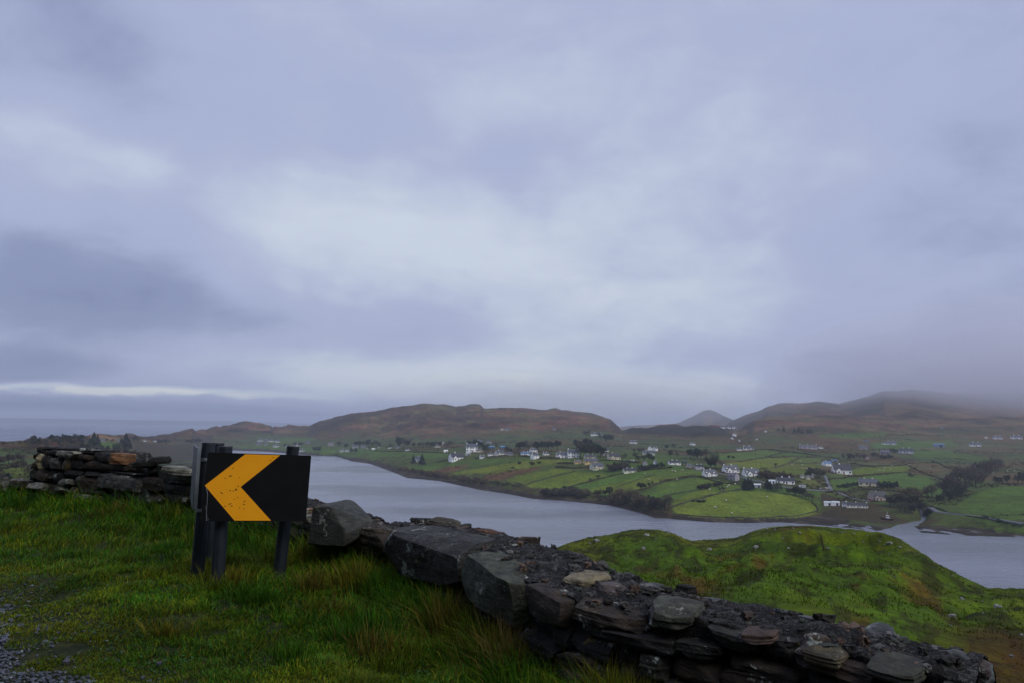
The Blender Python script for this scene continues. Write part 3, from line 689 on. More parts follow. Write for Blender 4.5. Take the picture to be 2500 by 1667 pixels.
TINT = dict(dk=(.018, .0175, .017), br=(.040, .031, .022), gy=(.085, .088, .082), lt=(.15, .155, .14), ye=(.20, .15, .06), gn=(.045, .055, .042), pu=(.11, .092, .095), pk=(.15, .11, .09), bl=(.15, .17, .20), og=(.22, .11, .05), cr=(.33, .30, .20))
wall = empty('stone_wall', (float(fX[0]), float(fY[0]), EYE - 1.4), 'rough dry-stone roadside wall with crumbled mortar top, lichened stones and a low gap behind the sign', 'stone wall')
WO = np.array(wall.location)
placed = []   # (s0, s1, z0, z1) on the face
seed = [100]
def stone(s0, s1, z0, z1, depth, tint, out=.03, n=8, boxy=.66, roll=0.0, rough=.09, strata=.05, cuts=6, inset=None, name='stone', rec=True, tilt=0.0):
    seed[0] += 1; g = np.random.RandomState(seed[0]); s = (s0 + s1) / 2; X, Y, tx, ty = wall_at(s)
    nxn, nyn = -ty, tx      # inward (away from the road)
    if nyn < 0: nxn, nyn = -nxn, -nyn
    c = (depth / 2 - out) if inset is None else inset
    p = np.array([X + nxn * c, Y + nyn * c, (z0 + z1) / 2])
    me = rock_mesh('stone', (s1 - s0) * 1.06, depth, (z1 - z0) * 1.06, seed[0], int(n * 1.5), boxy, cuts, rough, strata)
    col = np.array(TINT[tint] if isinstance(tint, str) else tint) * g.uniform(.85, 1.15)
    o = obj(name, me, wall, color=tuple(col), loc=tuple(p - WO), rot=(tilt, roll, math.atan2(ty, tx)))
    if rec: placed.append((s0, s1, z0, z1))
    return o
def backup(s): return float(np.interp(s, [S_of(860), S_of(980), S_of(1250), S_of(1400)], [0, 1, 1, 0]))
# core with the crumbled mortar top
ss = np.arange(0.0, fS[-1] - .05, .022); nt = 46; cvv = []
for s in ss:
    X, Y, tx, ty = wall_at(s); nxn, nyn = -ty, tx
    if nyn < 0: nxn, nyn = -nxn, -nyn
    th = float(thick(s)); z = float(ztop(s)); prof = [(.10, EYE - 2.1), (.09, (z + EYE - 2.1) / 2), (.085, z - .12), (.07, z - .05)]
    prof += [(.06 + (th - .10) * k / (nt - 1), z - .022 + .035 * math.sin(math.pi * k / (nt - 1)) + .03 * (k / nt) * backup(s)) for k in range(nt)] + [(th - .02, z - .06), (th, EYE - 2.4)]
    cvv += [(X + nxn * a, Y + nyn * a, b) for a, b in prof]
NP = nt + 6; cvv = np.array(cvv); topm = np.tile(np.array([0, .3, .6, .9] + [1] * nt + [.7, 0]), len(ss))
q = cvv.copy(); h = (fbm3(q * 4.2, 3) * .09 + fbm3(q * 13, 3) * .055 + np.maximum(fbm3(q * 34, 3), -.15) * .05 + fbm3(q * 80, 2) * .012)
cvv[:, 2] += topm * h; cvv[:, 1] -= (1 - topm) * 0 + fbm3(q * 20 + 9, 2) * .02
fq = [(i * NP + k, (i + 1) * NP + k, (i + 1) * NP + k + 1, i * NP + k + 1) for i in range(len(ss) - 1) for k in range(NP - 1)]
obj('mortar_core', mesh_np('mortar_core', cvv - WO, fq, None, True, M_mortar), wall)

def fs_(x0, y0, x1, y1, depth, tint, **k):      # stone given by its outline on the wall's face
    xm = (x0 + x1) / 2; s, X, Y, za = face_point(xm, y0); _, _, _, zb_ = face_point(xm, y1)
    return stone(S_of(x0), S_of(x1), zb_, za, depth, tint, **k)
# left-hand part, stone by stone (outlines at 4.704 units to one)
LEFT = [(300, 140, 385, 205, 'dk'), (268, 212, 330, 305, 'br'), (322, 222, 408, 402, 'cr'), (255, 308, 322, 392, 'br'), (385, 175, 450, 235, 'br'), (440, 175, 622, 240, 'dk'), (405, 240, 522, 402, 'dk'), (520, 262, 645, 388, 'gy'),
        (612, 188, 850, 262, 'lt'), (645, 262, 752, 402, 'ye'), (700, 255, 800, 400, 'dk'), (790, 230, 1000, 292, 'br'), (760, 292, 895, 405, 'dk'), (995, 215, 1275, 312, 'dk'), (1140, 262, 1285, 312, 'pu'),
        (890, 310, 1552, 428, 'br'), (250, 402, 330, 535, 'dk'), (325, 405, 462, 535, 'br'), (465, 415, 572, 512, 'br'), (570, 432, 655, 545, 'dk'), (655, 410, 885, 505, 'dk'), (664, 508, 785, 582, 'gy'),
        (822, 472, 1092, 638, 'br'), (1090, 448, 1578, 662, 'gy'), (1560, 485, 1832, 645, 'br'), (1560, 366, 1732, 482, 'dk'), (1732, 352, 2150, 525, 'gn'), (1832, 525, 2110, 575, 'dk'), (1832, 578, 2140, 684, 'dk'),
        (1400, 600, 1652, 800, 'gn'), (268, 545, 482, 645, 'lt'), (20, 520, 268, 662, 'br'), (480, 580, 642, 692, 'br'), (642, 600, 742, 662, 'gy'), (745, 600, 862, 690, 'br'), (700, 690, 852, 745, 'br'), (852, 682, 925, 742, 'gy'),
        (925, 688, 1030, 752, 'lt'), (1030, 700, 1150, 762, 'br'), (890, 640, 1180, 690, 'dk'), (1185, 660, 1400, 772, 'dk'), (1655, 690, 1842, 800, 'br'), (1772, 800, 2020, 952, 'br'), (1845, 686, 2110, 802, 'dk'), (2020, 850, 2140, 1000, 'dk'),
        (890, 428, 1090, 474, 'dk'), (1155, 430, 1552, 452, 'dk'), (-250, 540, -40, 660, 'br'), (-60, 545, 30, 660, 'gy'), (-480, 550, -250, 665, 'dk'), (1420, 800, 1770, 900, 'dk'), (1180, 772, 1420, 850, 'br')]
for x0, y0, x1, y1, tn in LEFT:
    big = (x1 - x0) > 350
    fs_(x0 / 4.704, 1060 + y0 / 4.704, x1 / 4.704, 1060 + y1 / 4.704, random.uniform(.22, .34), tuple(np.array(TINT[tn]) * 1.5), n=12 if big else 8, out=random.uniform(.02, .06) + (.05 if tn in ('lt', 'gy') else 0), boxy=.66, rough=.14, strata=.03)
# flat caps over the high left part
for x0, x1, tn, zz in ((62, 120, 'dk', .03), (105, 185, 'dk', .045), (170, 232, 'dk', .02), (215, 268, 'dk', -.01)):
    s0, s1 = S_of(x0), S_of(x1); zt = float(ztop((s0 + s1) / 2)); stone(s0, s1, zt - .02 + zz - .04, zt + zz + .02, .5, tn, out=.0, rec=False, strata=.12, rough=.14, n=10)
# near part: large blocks of the top course (x0, x1, top, bottom, depth, tint)
def nb(x0, x1, zt, zb_, depth, tn, **k): return stone(S_of(x0), S_of(x1), EYE + zb_, EYE + zt, depth, tn, **k)
nb(848, 948, -.905, -1.14, .34, 'br', n=14, out=.05, strata=.14, rough=.16, tilt=-.05)
nb(955, 1128, -.850, -1.16, .40, (.055, .058, .060), n=22, out=.08, boxy=.86, cuts=5, rough=.07, tilt=.08, roll=-.02, strata=.02)
nb(1150, 1264, -.885, -1.18, .30, (.060, .070, .052), n=20, out=.08, boxy=.84, cuts=6, rough=.07, tilt=.08, roll=.03, strata=.02)
nb(1292, 1385, -.900, -1.08, .20, (.035, .028, .024), n=16, out=.04, boxy=.72, roll=.08, strata=.12)
nb(1575, 1680, -.835, -.925, .26, (.062, .068, .055), n=18, out=.02, boxy=.74, cuts=6, strata=.12, roll=.03, tilt=.05)
nb(1805, 1875, -.872, -.915, .14, (.085, .060, .050), n=14, out=.03, strata=.10, tilt=.1, roll=-.04)
nb(1962, 2050, -.870, -.925, .16, (.075, .066, .04), n=16, out=.05, strata=.18, tilt=.08)
nb(2105, 2225, -.858, -.915, .18, (.062, .068, .056), n=18, out=.06, strata=.2, tilt=.08, roll=.04)
# thin dark schist courses under the crumbled edge
gq = np.random.RandomState(12); zq_ = -.895
while zq_ > -1.52:
    hq = gq.uniform(.06, .15); sq = S_of(1385) - gq.uniform(0, .2) if zq_ > -1.1 else S_of(1150)
    while sq < fS[-1] - .08:
        wq = gq.uniform(.10, .34) * (1 if gq.rand() < .8 else 1.4); zz_ = EYE + zq_ + gq.uniform(-.012, .012)
        if not any(min(b_, sq + wq) - max(a_, sq) > .5 * wq and min(d_, zz_) - max(c_, zz_ - hq) > .4 * hq for a_, b_, c_, d_ in placed):
            stone(sq, min(sq + wq, fS[-1]), zz_ - hq, zz_, gq.uniform(.14, .22), ['dk', 'dk', 'br', 'dk', (.03, .034, .03), (.042, .030, .026)][gq.randint(6)], out=gq.uniform(-.03, .045), n=9, strata=.08, roll=gq.uniform(-.12, .12), tilt=gq.uniform(-.08, .14), boxy=.68, rough=.16)
        sq += wq + .008
    zq_ -= hq + .006
CS = np.linspace(0, fS[-1], 600); CX, CY = wall_at(CS)[:2]
# stones lying in the crumbled top: (x, y, width, height in view, tint, tilt)
for x, y, wv, hv, tn, thk in ((1434, 1402, 84, 50, 'cr', .13), (1495, 1427, 78, 34, 'pu', .10), (1549, 1443, 40, 22, 'bl', .05), (1568, 1429, 38, 14, 'pu', .05), (1503, 1364, 62, 18, 'og', .06), (1430, 1347, 52, 16, 'pk', .07),
                              (1652, 1415, 46, 18, 'bl', .06), (1686, 1427, 44, 22, 'dk', .11), (1768, 1433, 44, 12, 'bl', .05), (1926, 1468, 84, 16, 'bl', .05), (2006, 1489, 76, 15, 'bl', .05), (1998, 1556, 64, 28, 'pk', .10), (1772, 1489, 36, 26, 'bl', .09),
                              (2146, 1534, 78, 46, 'bl', .13), (2180, 1548, 26, 20, 'ye', .07), (2346, 1600, 118, 46, (.17, .20, .21), .12), (2390, 1618, 40, 24, 'pu', .1), (1063, 1262, 46, 18, 'dk', .09), (1145, 1263, 74, 22, (.10, .09, .06), .12), (1198, 1276, 30, 16, 'gn', .10), (1228, 1292, 92, 18, (.16, .075, .035), .09),
                              (1308, 1312, 40, 22, 'br', .10), (1265, 1330, 40, 14, 'dk', .06), (1560, 1404, 24, 12, 'og', .05), (1700, 1462, 30, 12, 'pu', .04), (2105, 1585, 34, 12, 'gy', .05), (2270, 1583, 40, 14, 'cr', .04), (2040, 1520, 26, 10, 'pk', .04), (1860, 1505, 26, 10, 'gy', .04), (1930, 1535, 30, 12, 'pu', .05),
                              (1350, 1395, 34, 12, 'bl', .05), (2210, 1610, 30, 10, 'pu', .04), (1830, 1475, 22, 8, 'lt', .04), (1610, 1436, 26, 8, 'lt', .04)):
    zt = EYE - .905 + thk * .35; p = on_level(x, y + hv * .15, zt); Yd = p[1]; w_ = wv / F * Yd; dd = max(.08, hv / F * Yd / max(.16, (y - 1050) / F) * .5)
    # keep it on the wall
    k_ = int(np.argmin(np.hypot(CX - p[0], CY - p[1]))); X_, Y_, tx_, ty_ = wall_at(CS[k_]); nx_, ny_ = (-ty_, tx_) if tx_ > 0 else (ty_, -tx_)
    off_ = (p[0] - X_) * nx_ + (p[1] - Y_) * ny_; th_ = float(thick(CS[k_])); dlt = min(max(off_, .08), th_ - .07) - off_; p[0] += nx_ * dlt; p[1] += ny_ * dlt
    seed[0] += 1; me = rock_mesh('stone', w_, min(dd, .30), thk, seed[0], 12 if wv > 40 else 8, .6, 7, .13, .14)
    tnt = np.array(TINT[tn] if isinstance(tn, str) else tn) * .72
    obj('stone', me, wall, color=tuple(tnt), loc=tuple(np.array([p[0], p[1], EYE - .915 + thk * .12]) - WO), rot=(random.uniform(-.12, .12), random.uniform(-.1, .1), random.uniform(-.9, -.4)))
# small rubble sunk in the crumbled top: joined, too small to pick apart
RV, RF, RC = [], [], []; gr = np.random.RandomState(77); Pt, Ft = template(3)
for i in range(1300):
    s = gr.uniform(.2, fS[-1] - .1); X_, Y_, tx_, ty_ = wall_at(s); nx_, ny_ = (-ty_, tx_) if tx_ > 0 else (ty_, -tx_); th_ = float(thick(s)); a_ = gr.uniform(.05, th_ - .05); sz3 = min(.035, gr.lognormal(math.log(.014), .55))
    Sx = Pt / np.linalg.norm(Pt, axis=1)[:, None] * .6 + Pt * .4; Sx = Sx * gr.uniform(.6, 1.4, (len(Pt), 1)) * gr.uniform(.5, 1.5, 3) * sz3; Sx[:, 2] *= .7
    zz_ = float(ztop(s)) - .015 + .035 * math.sin(math.pi * a_ / th_) + .03 * a_ / th_ * backup(s); RV.append(Sx + np.array([X_ + nx_ * a_, Y_ + ny_ * a_, zz_]) - WO); RF.append(Ft + i * len(Pt))
    c_ = [(.02, .02, .021), (.035, .032, .030), (.09, .088, .09), (.08, .055, .042), (.03, .035, .03)][gr.randint(5)]; RC.append(np.tile(np.array(c_) * gr.uniform(.6, 1.6), (len(Pt), 1)))
t = NT('rubble'); t.bump(t.noise(t.tex('World'), 120, 5, .7), 1.0, .01); M_rub = t.fin(attr(t), .7, .25)
o_ = obj('rubble', mesh_np('rubble', np.concatenate(RV), np.concatenate(RF), np.concatenate(RC), False, M_rub), wall); o_['kind'] = 'stuff'
# stones filling the rest of the face
def free(s0, s1, z0, z1):
    for a, b, c, d in placed:
        if min(b, s1) - max(a, s0) > .35 * (s1 - s0) and min(d, z1) - max(c, z0) > .3 * (z1 - z0): return False
    return True
g = np.random.RandomState(5); z = EYE - 1.60; nfill = 0
while z < EYE - .9:
    hh = g.uniform(.08, .13); s = S_of(455) if True else 0
    while s < fS[-1] - .05:
        w_ = g.uniform(.13, .34); zt = float(ztop(s + w_ / 2)); 
        if z + hh < zt + .02 and s + w_ < fS[-1] + .02 and free(s, s + w_, z, z + hh):
            stone(s, min(s + w_, fS[-1]), z, z + hh, g.uniform(.18, .28), ['dk', 'dk', 'br', 'gn', 'br', 'dk'][g.randint(6)], out=g.uniform(-.03, .05), n=8, rec=False, strata=.10, roll=g.uniform(-.06, .06)); nfill += 1
        s += w_ + .01
    z += hh + .01
# the stopped end on the right, and low stones at the left end
for z0, z1, tn in ((-1.60, -1.42, 'dk'), (-1.42, -1.22, 'gn'), (-1.22, -1.02, 'br')):
    for a in (.12, .38):
        X, Y, tx, ty = wall_at(fS[-1]); nxn, nyn = (-ty, tx) if tx > 0 else (ty, -tx)
        seed[0] += 1; me = rock_mesh('stone', .22, .30, z1 - z0, seed[0], 8, .68, 6, .1, .08)
        obj('stone', me, wall, color=TINT[tn], loc=tuple(np.array([X + nxn * a - tx * .02, Y + nyn * a - ty * .02, EYE + (z0 + z1) / 2]) - WO), rot=(0, 0, math.atan2(ty, tx)))
X, Y, tx, ty = wall_at(S_of(60))
for k, (z0, z1, tn) in enumerate(((-1.08, -.92, 'dk'), (-.92, -.74, 'br'), (-.74, -.56, 'dk'))):
    seed[0] += 1; me = rock_mesh('stone', .28, .42, z1 - z0 + .02, seed[0], 8, .7, 6, .1, .06)
    obj('stone', me, wall, color=TINT[tn], loc=tuple(np.array([X + .28, Y + .26, EYE + (z0 + z1) / 2]) - WO), rot=(0, 0, math.atan2(ty, tx)))

# loose things lying on the wall
def loose(x, y, w_, d_, h_, tint, label, rot, n=18, boxy=.8, cuts=5, Y=None, dz=0.0, seedv=1, strata=.03, rough=.05, name='loose_stone'):
    p = on_depth(x, y, Y); me = rock_mesh(name, w_, d_, h_, seedv, n, boxy, cuts, rough, strata)
    return obj(name, me, None, label, 'stone', None, None, tuple(p + np.array([0, 0, dz])), tint, rot)
# the big tilted boulder: a faceted block set on its lower edge
gb = np.random.RandomState(3)
def boulder():
    Yb = 6.45
    # corner points in view: left face (dark), broad lit top face sloping right
    c = dict(lt=(764, 1234, 6.30), lb=(750, 1328, 6.25), ft=(808, 1236, 6.22), fb=(845, 1298, 6.05), fb2=(838, 1335, 6.05), rt=(912, 1276, 6.35), rb=(912, 1290, 6.35), bt=(850, 1217, 6.75), bt2=(864, 1222, 6.8), br=(906, 1262, 6.75), bb=(880, 1320, 6.8), bl=(775, 1330, 6.8))
    P = np.array([on_depth(*v) for v in c.values()])
    import bmesh
    bm = bmesh.new(); ctr = P.mean(0)
    for p in P: bm.verts.new(Vector(p - ctr))
    bmesh.ops.convex_hull(bm, input=bm.verts[:]); 
    loose_v = [v for v in bm.verts if not v.link_faces]; bmesh.ops.delete(bm, geom=loose_v, context='VERTS')
    bmesh.ops.bevel(bm, geom=bm.edges[:], offset=.010, segments=1, affect='EDGES')
    bmesh.ops.triangulate(bm, faces=bm.faces[:]); bmesh.ops.subdivide_edges(bm, edges=bm.edges[:], cuts=2, use_grid_fill=True)
    co = np.array([v.co for v in bm.verts]); d = fbm3(co * 16, 4) * .012
    bm.normal_update()
    for v, k in zip(bm.verts, d): v.co += v.normal * float(k)
    me = bpy.data.meshes.new('boulder'); bm.to_mesh(me); bm.free(); me.materials.append(M_rock)
    return obj('boulder', me, None, 'large angular grey-green boulder tilted on the wall right of the chevron sign', 'boulder', None, None, tuple(ctr), (.050, .056, .050))
boulder()
loose(299, 1119, .40, .30, .17, TINT['og'], 'rust-orange stone with yellow lichen lying on the left part of the wall', (.0, .06, .3), Y=10.9, seedv=21, boxy=.6, n=12)
loose(371, 1128, .52, .24, .15, (.012, .012, .013), 'long black stone lying on the wall left of the sign posts', (.0, -.12, .2), Y=10.4, seedv=23, boxy=.5, n=14, rough=.14)
loose(441, 1147, .44, .34, .10, (.22, .23, .20), 'flat pale slab lying on the wall against the left sign post', (.0, .08, -.3), Y=9.7, seedv=29, boxy=.75, n=12)
loose(756, 1252, .10, .12, .09, TINT['og'], 'small orange stone on the wall at the right edge of the sign', (.0, .1, .3), Y=7.0, seedv=31, n=8)
loose(757, 1266, .14, .14, .09, TINT['lt'], 'small pale stone on the wall between the sign and the boulder', (.1, .0, .6), Y=6.9, seedv=33, n=8)
# ================================================================== CHEVRON SIGN
M_black = plain('black_sign_face', (.006, .0065, .008), .55, .12, var=.3, sc=6)
t = NT('amber_sheeting'); v = t.tex('Object'); k = t.noise(v, 3, 4, .5); sp = t.noise(v, 34, 6, .7); sc_ = t.noise(t.tex('Object', (1, 9, 9)), 16, 4, .6)
c = t.ramp(k, [(.3, (.78, .31, .003)), (.7, (.84, .355, .004))]); c = t.mix(t.ramp(sp, [(.80, 0.0), (.82, .9)]), c, (.02, .014, .01)); c = t.mix(t.ramp(sc_, [(.7, 0.0), (.76, .35)]), c, (.25, .11, .01))
M_amber = t.fin(c, .45, .4)
M_edge = plain('sign_panel_back', (.10, .115, .13), .5, .5, .5, var=.15, sc=5)
TL = on_depth(507, 1103, 5.72); TR = on_depth(760, 1111, 6.00); BL = on_depth(503.6, 1271.5, 5.72)
ux = TR - TL; W_ = float(np.linalg.norm(ux)); ux = ux / W_; uz = TL - BL; uz = uz - ux * uz.dot(ux); H_ = float(np.linalg.norm(uz)) * 1.0; uz = uz / np.linalg.norm(uz); uy = np.cross(uz, ux)   # uy away from the viewer
if uy[1] < 0: uy = -uy
sign = empty('chevron_sign', tuple(TL), 'black road-bend board with one amber chevron pointing left on steel posts', 'road sign')
def plate(name, pts, y0, y1, mat, parent, bev=0):
    n = len(pts); vs = []
    for yy in (y0, y1):
        for a, b in pts: vs.append(ux * a - uz * b + uy * yy)
    fs = [tuple(range(n)), tuple(range(n, 2 * n))[::-1]] + [(i, n + i, n + (i + 1) % n, (i + 1) % n) for i in range(n)]
    mb = MB(); mb.add(vs, fs); me = mb.build(name, mat); return obj(name, me, parent)
rc = []; rr_ = .012
for cx, cy_, a0 in ((W_ - rr_, rr_, -90), (W_ - rr_, H_ - rr_, 0), (rr_, H_ - rr_, 90), (rr_, rr_, 180)):
    for k in range(4): a = math.radians(a0 + 30 * k); rc.append((cx + rr_ * math.cos(a), cy_ + rr_ * math.sin(a)))
plate('board', rc, 0, .004, M_black, sign)
ch = [(.352 * W_, .006), (.690 * W_, .006), (.338 * W_, .497 * H_), (.658 * W_, H_ - .006), (.312 * W_, H_ - .006), (.004, .485 * H_)]
plate('chevron', ch, -.0016, -.0002, M_amber, sign)
# chipped marks on the chevron
gm = np.random.RandomState(4); mk = MB()
M_chip = plain('chipped_marks', (.012, .010, .008), .8, .2)
for x, y, n, sp_ in ((500, 524, 2, 6), (543, 505, 3, 7), (560, 498, 2, 8), (478, 686, 5, 8), (625, 650, 7, 16), (600, 664, 3, 10), (645, 612, 2, 6), (580, 803, 6, 12), (592, 828, 4, 8), (620, 755, 2, 6), (732, 778, 4, 6), (722, 812, 4, 8), (684, 850, 3, 6), (728, 860, 2, 4), (530, 830, 2, 6), (972, 326, 2, 6), (996, 296, 2, 5), (570, 415, 2, 4), (650, 518, 1, 3), (528, 645, 1, 3), (566, 660, 2, 5), (660, 955, 1, 3), (655, 735, 1, 3)):
    for k in range(n):
        xx = x + gm.normal(0, sp_ * .5); yy = y + gm.normal(0, sp_ * .4); px_, py_ = 440 + xx / 4.48, 1050 + yy / 4.48
        u_ = (px_ - 505) / 252 * W_; v_ = (py_ - 1103 - (px_ - 505) * .03) / 167 * H_; s_ = gm.uniform(.0015, .0042); m_ = 6
        ang_ = [2 * math.pi * q_ / m_ for q_ in range(m_)]; rr2 = [s_ * gm.uniform(.5, 1.3) for _ in ang_]
        vs = [ux * (u_ + r_ * 1.5 * math.cos(a_q)) - uz * (v_ + r_ * math.sin(a_q)) + uy * (-.0022) for a_q, r_ in zip(ang_, rr2)]
        mk.add(vs, [tuple(range(m_))])
o_ = obj('scuff_marks', mk.build('scuff_marks', M_chip), sign); o_['kind'] = 'stuff'
# dribble of paint at the lower left
dr = MB()
for k in range(16):
    tt = k / 15; px_ = 440 + (328 + 34 * tt + gm.normal(0, 3)) / 4.48; py_ = 1050 + (830 + 150 * tt) / 4.48; u_ = (px_ - 505) / 252 * W_; v_ = (py_ - 1103 - 1) / 167 * H_; s_ = gm.uniform(.002, .004)
    dr.add([ux * (u_ + s_ * math.cos(a)) - uz * (v_ + 1.5 * s_ * math.sin(a)) + uy * (-.0008) for a in [q_ * math.pi / 3 for q_ in range(6)]], [tuple(range(6))])
o_ = obj('paint_dribble', dr.build('paint_dribble', plain('grey_dribble', (.10, .10, .11), .6)), sign); o_['kind'] = 'stuff'
def post(x0, y0, x1, y1, Y, rad, parent, origin):
    a = on_depth(x0, y0, Y); b = on_depth(x1, y1, Y); d = (b - a) / np.linalg.norm(b - a); a2 = a - d * .45 - origin; b2 = b - origin
    mb = MB(); n = 26; A = Vector(a2); D = Vector(b2 - a2); q = D.to_track_quat('Z', 'Y'); L_ = D.length; vs = []
    prof = []
    for i in range(n):
        t_ = 2 * math.pi * i / n; r_ = rad * (1.0 if i % 3 else .965); prof.append((r_ * math.cos(t_), r_ * math.sin(t_)))
    for h_ in (0, L_ - .004, L_): 
        k_ = 1.0 if h_ < L_ else .96
        vs += [A + q @ Vector((p[0] * k_, p[1] * k_, h_)) for p in prof]
    fs = [(r * n + i, r * n + (i + 1) % n, (r + 1) * n + (i + 1) % n, (r + 1) * n + i) for r in range(2) for i in range(n)] + [tuple(range(2 * n, 3 * n))]
    mb.add(vs, fs); o = obj('post', mb.build('post', M_steel), parent)
    cp = MB(); cp.tube(Vector(b2) - D.normalized() * .012, Vector(b2) + D.normalized() * .006, rad * 1.04, rad * 1.0, 20); obj('post_cap', cp.build('post_cap', M_steel), o)
    return a2 + origin, b2 + origin, d
pB = post(532.6, 1388, 551, 1090, 5.87, .055, sign, TL)
pC = post(686.7, 1356, 715.5, 1090, 6.16, .054, sign, TL)
def clip(pa, pb, tz, rad, parent, origin, wdt=.035):
    c0 = np.array(pa) * (1 - tz) + np.array(pb) * tz - origin; dv = Vector(pb - pa).normalized(); mb = MB()
    mb.tube(Vector(c0) - dv * wdt / 2, Vector(c0) + dv * wdt / 2, rad * 1.07, rad * 1.07, 20); o = obj('clamp', mb.build('clamp', M_steel_l), parent)
    b = MB(); b.tube(Vector(c0) + Vector((rad * .2, -rad - .02, 0)), Vector(c0) + Vector((rad * .2, -rad + .01, 0)), .010, .010, 8)
    obj('bolt', b.build('bolt', M_steel_l), o)
# the second board, seen edge on to the left
A0_ = on_depth(483.5, 1379, 6.12); sign2 = empty('edge_on_sign', tuple(A0_), 'second road-bend board seen edge-on, clamped to the steel posts left of the chevron', 'road sign')
pA = post(483.5, 1379, 509.5, 1081, 6.12, .055, sign2, A0_)
pA2 = post(513, 1340, 533, 1082, 6.75, .055, sign2, A0_)
for tz in (.615, .905): clip(pA[0], pA[1], tz, .055, sign2, A0_, .030)
t0_ = on_depth(482.5, 1092, 5.98); b0_ = on_depth(472, 1243, 5.98); vdir = ray(484, 1160); vdir = vdir / np.linalg.norm(vdir); dep = np.array([vdir[0], vdir[1], 0]); dep = dep / np.linalg.norm(dep); dep = dep + np.array([-.035, 0, 0])
side = np.cross(dep, t0_ - b0_); side = side / np.linalg.norm(side); side = side if side[0] < 0 else -side
mb = MB(); vs = []
for s_ in (0, .010):
    for p in (t0_, b0_): 
        for k in (0, .92): vs.append(p + dep * k + side * s_ - A0_)
mb.add(vs, [(0, 1, 3, 2), (4, 6, 7, 5), (0, 2, 6, 4), (1, 5, 7, 3), (0, 4, 5, 1), (2, 3, 7, 6)]); obj('board', mb.build('board', M_edge), sign2)
for k in (.03, .30):
    mb = MB(); vs = []
    for s_ in (-.030, 0):
        for p in (t0_ * .98 + b0_ * .02, b0_ * 1.0): 
            for kk in (k, k + .022): vs.append(p + dep * kk + side * s_ - A0_)
    mb.add(vs, [(0, 1, 3, 2), (4, 6, 7, 5), (0, 2, 6, 4), (1, 5, 7, 3), (0, 4, 5, 1), (2, 3, 7, 6)]); obj('channel', mb.build('channel', M_steel_l), sign2)
# loose wire hanging beside the board
mb = MB(); wp = [(503.5, 1189), (506.5, 1205), (505.5, 1225), (504, 1248), (503.5, 1271)]
for a, b in zip(wp[:-1], wp[1:]): mb.tube(on_depth(*a, 5.69) - TL, on_depth(*b, 5.69) - TL, .0022, .0022, 6)
obj('hanging_wire', mb.build('hanging_wire', M_steel_l), sign)

# ================================================================== GRASS ON THE BANK
ra = on_level(0, 1522, EYE - 1.42)[:2]; rd = np.array([.768, -.641]); rn = np.array([-.641, -.768])
def blades(name, P, h, w, col, lean, label, mat=M_blade, curl=.45, foot=.42):
    n = len(P); a = R.uniform(0, 2 * math.pi, n); dx, dy = np.cos(a), np.sin(a); l = lean
    wx_, wy_ = -dy * w / 2, dx * w / 2
    V = np.zeros((n, 5, 3)); V[:, 0] = P; V[:, 1] = P
    V[:, 0, 0] -= wx_; V[:, 0, 1] -= wy_; V[:, 1, 0] += wx_; V[:, 1, 1] += wy_
    m = P + np.stack([l[:, 0] * h * .35 + dx * h * .10, l[:, 1] * h * .35 + dy * h * .10, h * .58], 1)
    V[:, 2] = m; V[:, 3] = m; V[:, 2, 0] += wx_ * .75; V[:, 2, 1] += wy_ * .75; V[:, 3, 0] -= wx_ * .75; V[:, 3, 1] -= wy_ * .75
    V[:, 4] = P + np.stack([l[:, 0] * h + dx * h * curl, l[:, 1] * h + dy * h * curl, h * (1 - .25 * np.hypot(l[:, 0], l[:, 1]))], 1)
    b = np.arange(n)[:, None] * 5
    T = np.concatenate([b + np.array([0, 1, 2]), b + np.array([0, 2, 3]), b + np.array([3, 2, 4])])
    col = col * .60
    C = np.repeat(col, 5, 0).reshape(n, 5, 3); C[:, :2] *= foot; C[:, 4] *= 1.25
    return obj(name, mesh_np(name, V.reshape(-1, 3), T, C.reshape(-1, 3), False, mat), label=label, kind='stuff')
n = 400000; sx_ = R.uniform(-260, 1800, n); sy_ = R.uniform(1165, 1760, n)
d = fw[None] + ((sx_ - 1250) / F)[:, None] * rt[None] - ((sy_ - 833.5) / F)[:, None] * up[None]
tt = (-1.36) / d[:, 2]; X = d[:, 0] * tt; Y = d[:, 1] * tt
n2 = 60000; X = np.concatenate([X, R.uniform(-13, 1.6, n2)]); Y = np.concatenate([Y, R.uniform(2.2, 13, n2)])
dw = np.interp(X, fX, fY) - Y; e = (X - ra[0]) * rn[0] + (Y - ra[1]) * rn[1]
patch = fbm(X / .45, Y / .45, 3) + .5; gap = fbm(X / .16, Y / .16, 2) + .5
keep = (dw > -.02) & (Y < 13.5) & (e + (patch - .5) * .7 < .02) & (R.uniform(0, 1, len(X)) < np.clip(.35 + (gap - .35) * 3.5, .12, 1)) & (X > -14)
X, Y, dw, e = X[keep], Y[keep], dw[keep], e[keep]
p1 = fbm(X / .9 + 5, Y / .9, 4, .6) + .5; p2 = fbm(X / .28 + 2, Y / .28, 3) + .5; p3 = fbm(X / 2.2, Y / 2.2 + 8, 3) + .5
near_road = np.clip((e + 1.5) / 1.4, 0, 1)
hgt = (.035 + .16 * np.clip(p2 - .3, 0, 1) * (.5 + p1)) * (1 - .72 * near_road) + .20 * np.exp(-(np.maximum(dw, 0) / .50) ** 2) * (.4 + p2) + .012
hgt *= R.uniform(.55, 1.5, len(X)) * (.75 + .35 * np.clip((Y - 4) / 4, 0, 1))
wid = .0021 + .0006 * Y
cg = np.array([.066, .215, .005]); cy2 = np.array([.26, .29, .010]); cb = np.array([.190, .145, .022]); cd = np.array([.022, .085, .006]); cbl = np.array([.070, .22, .030])
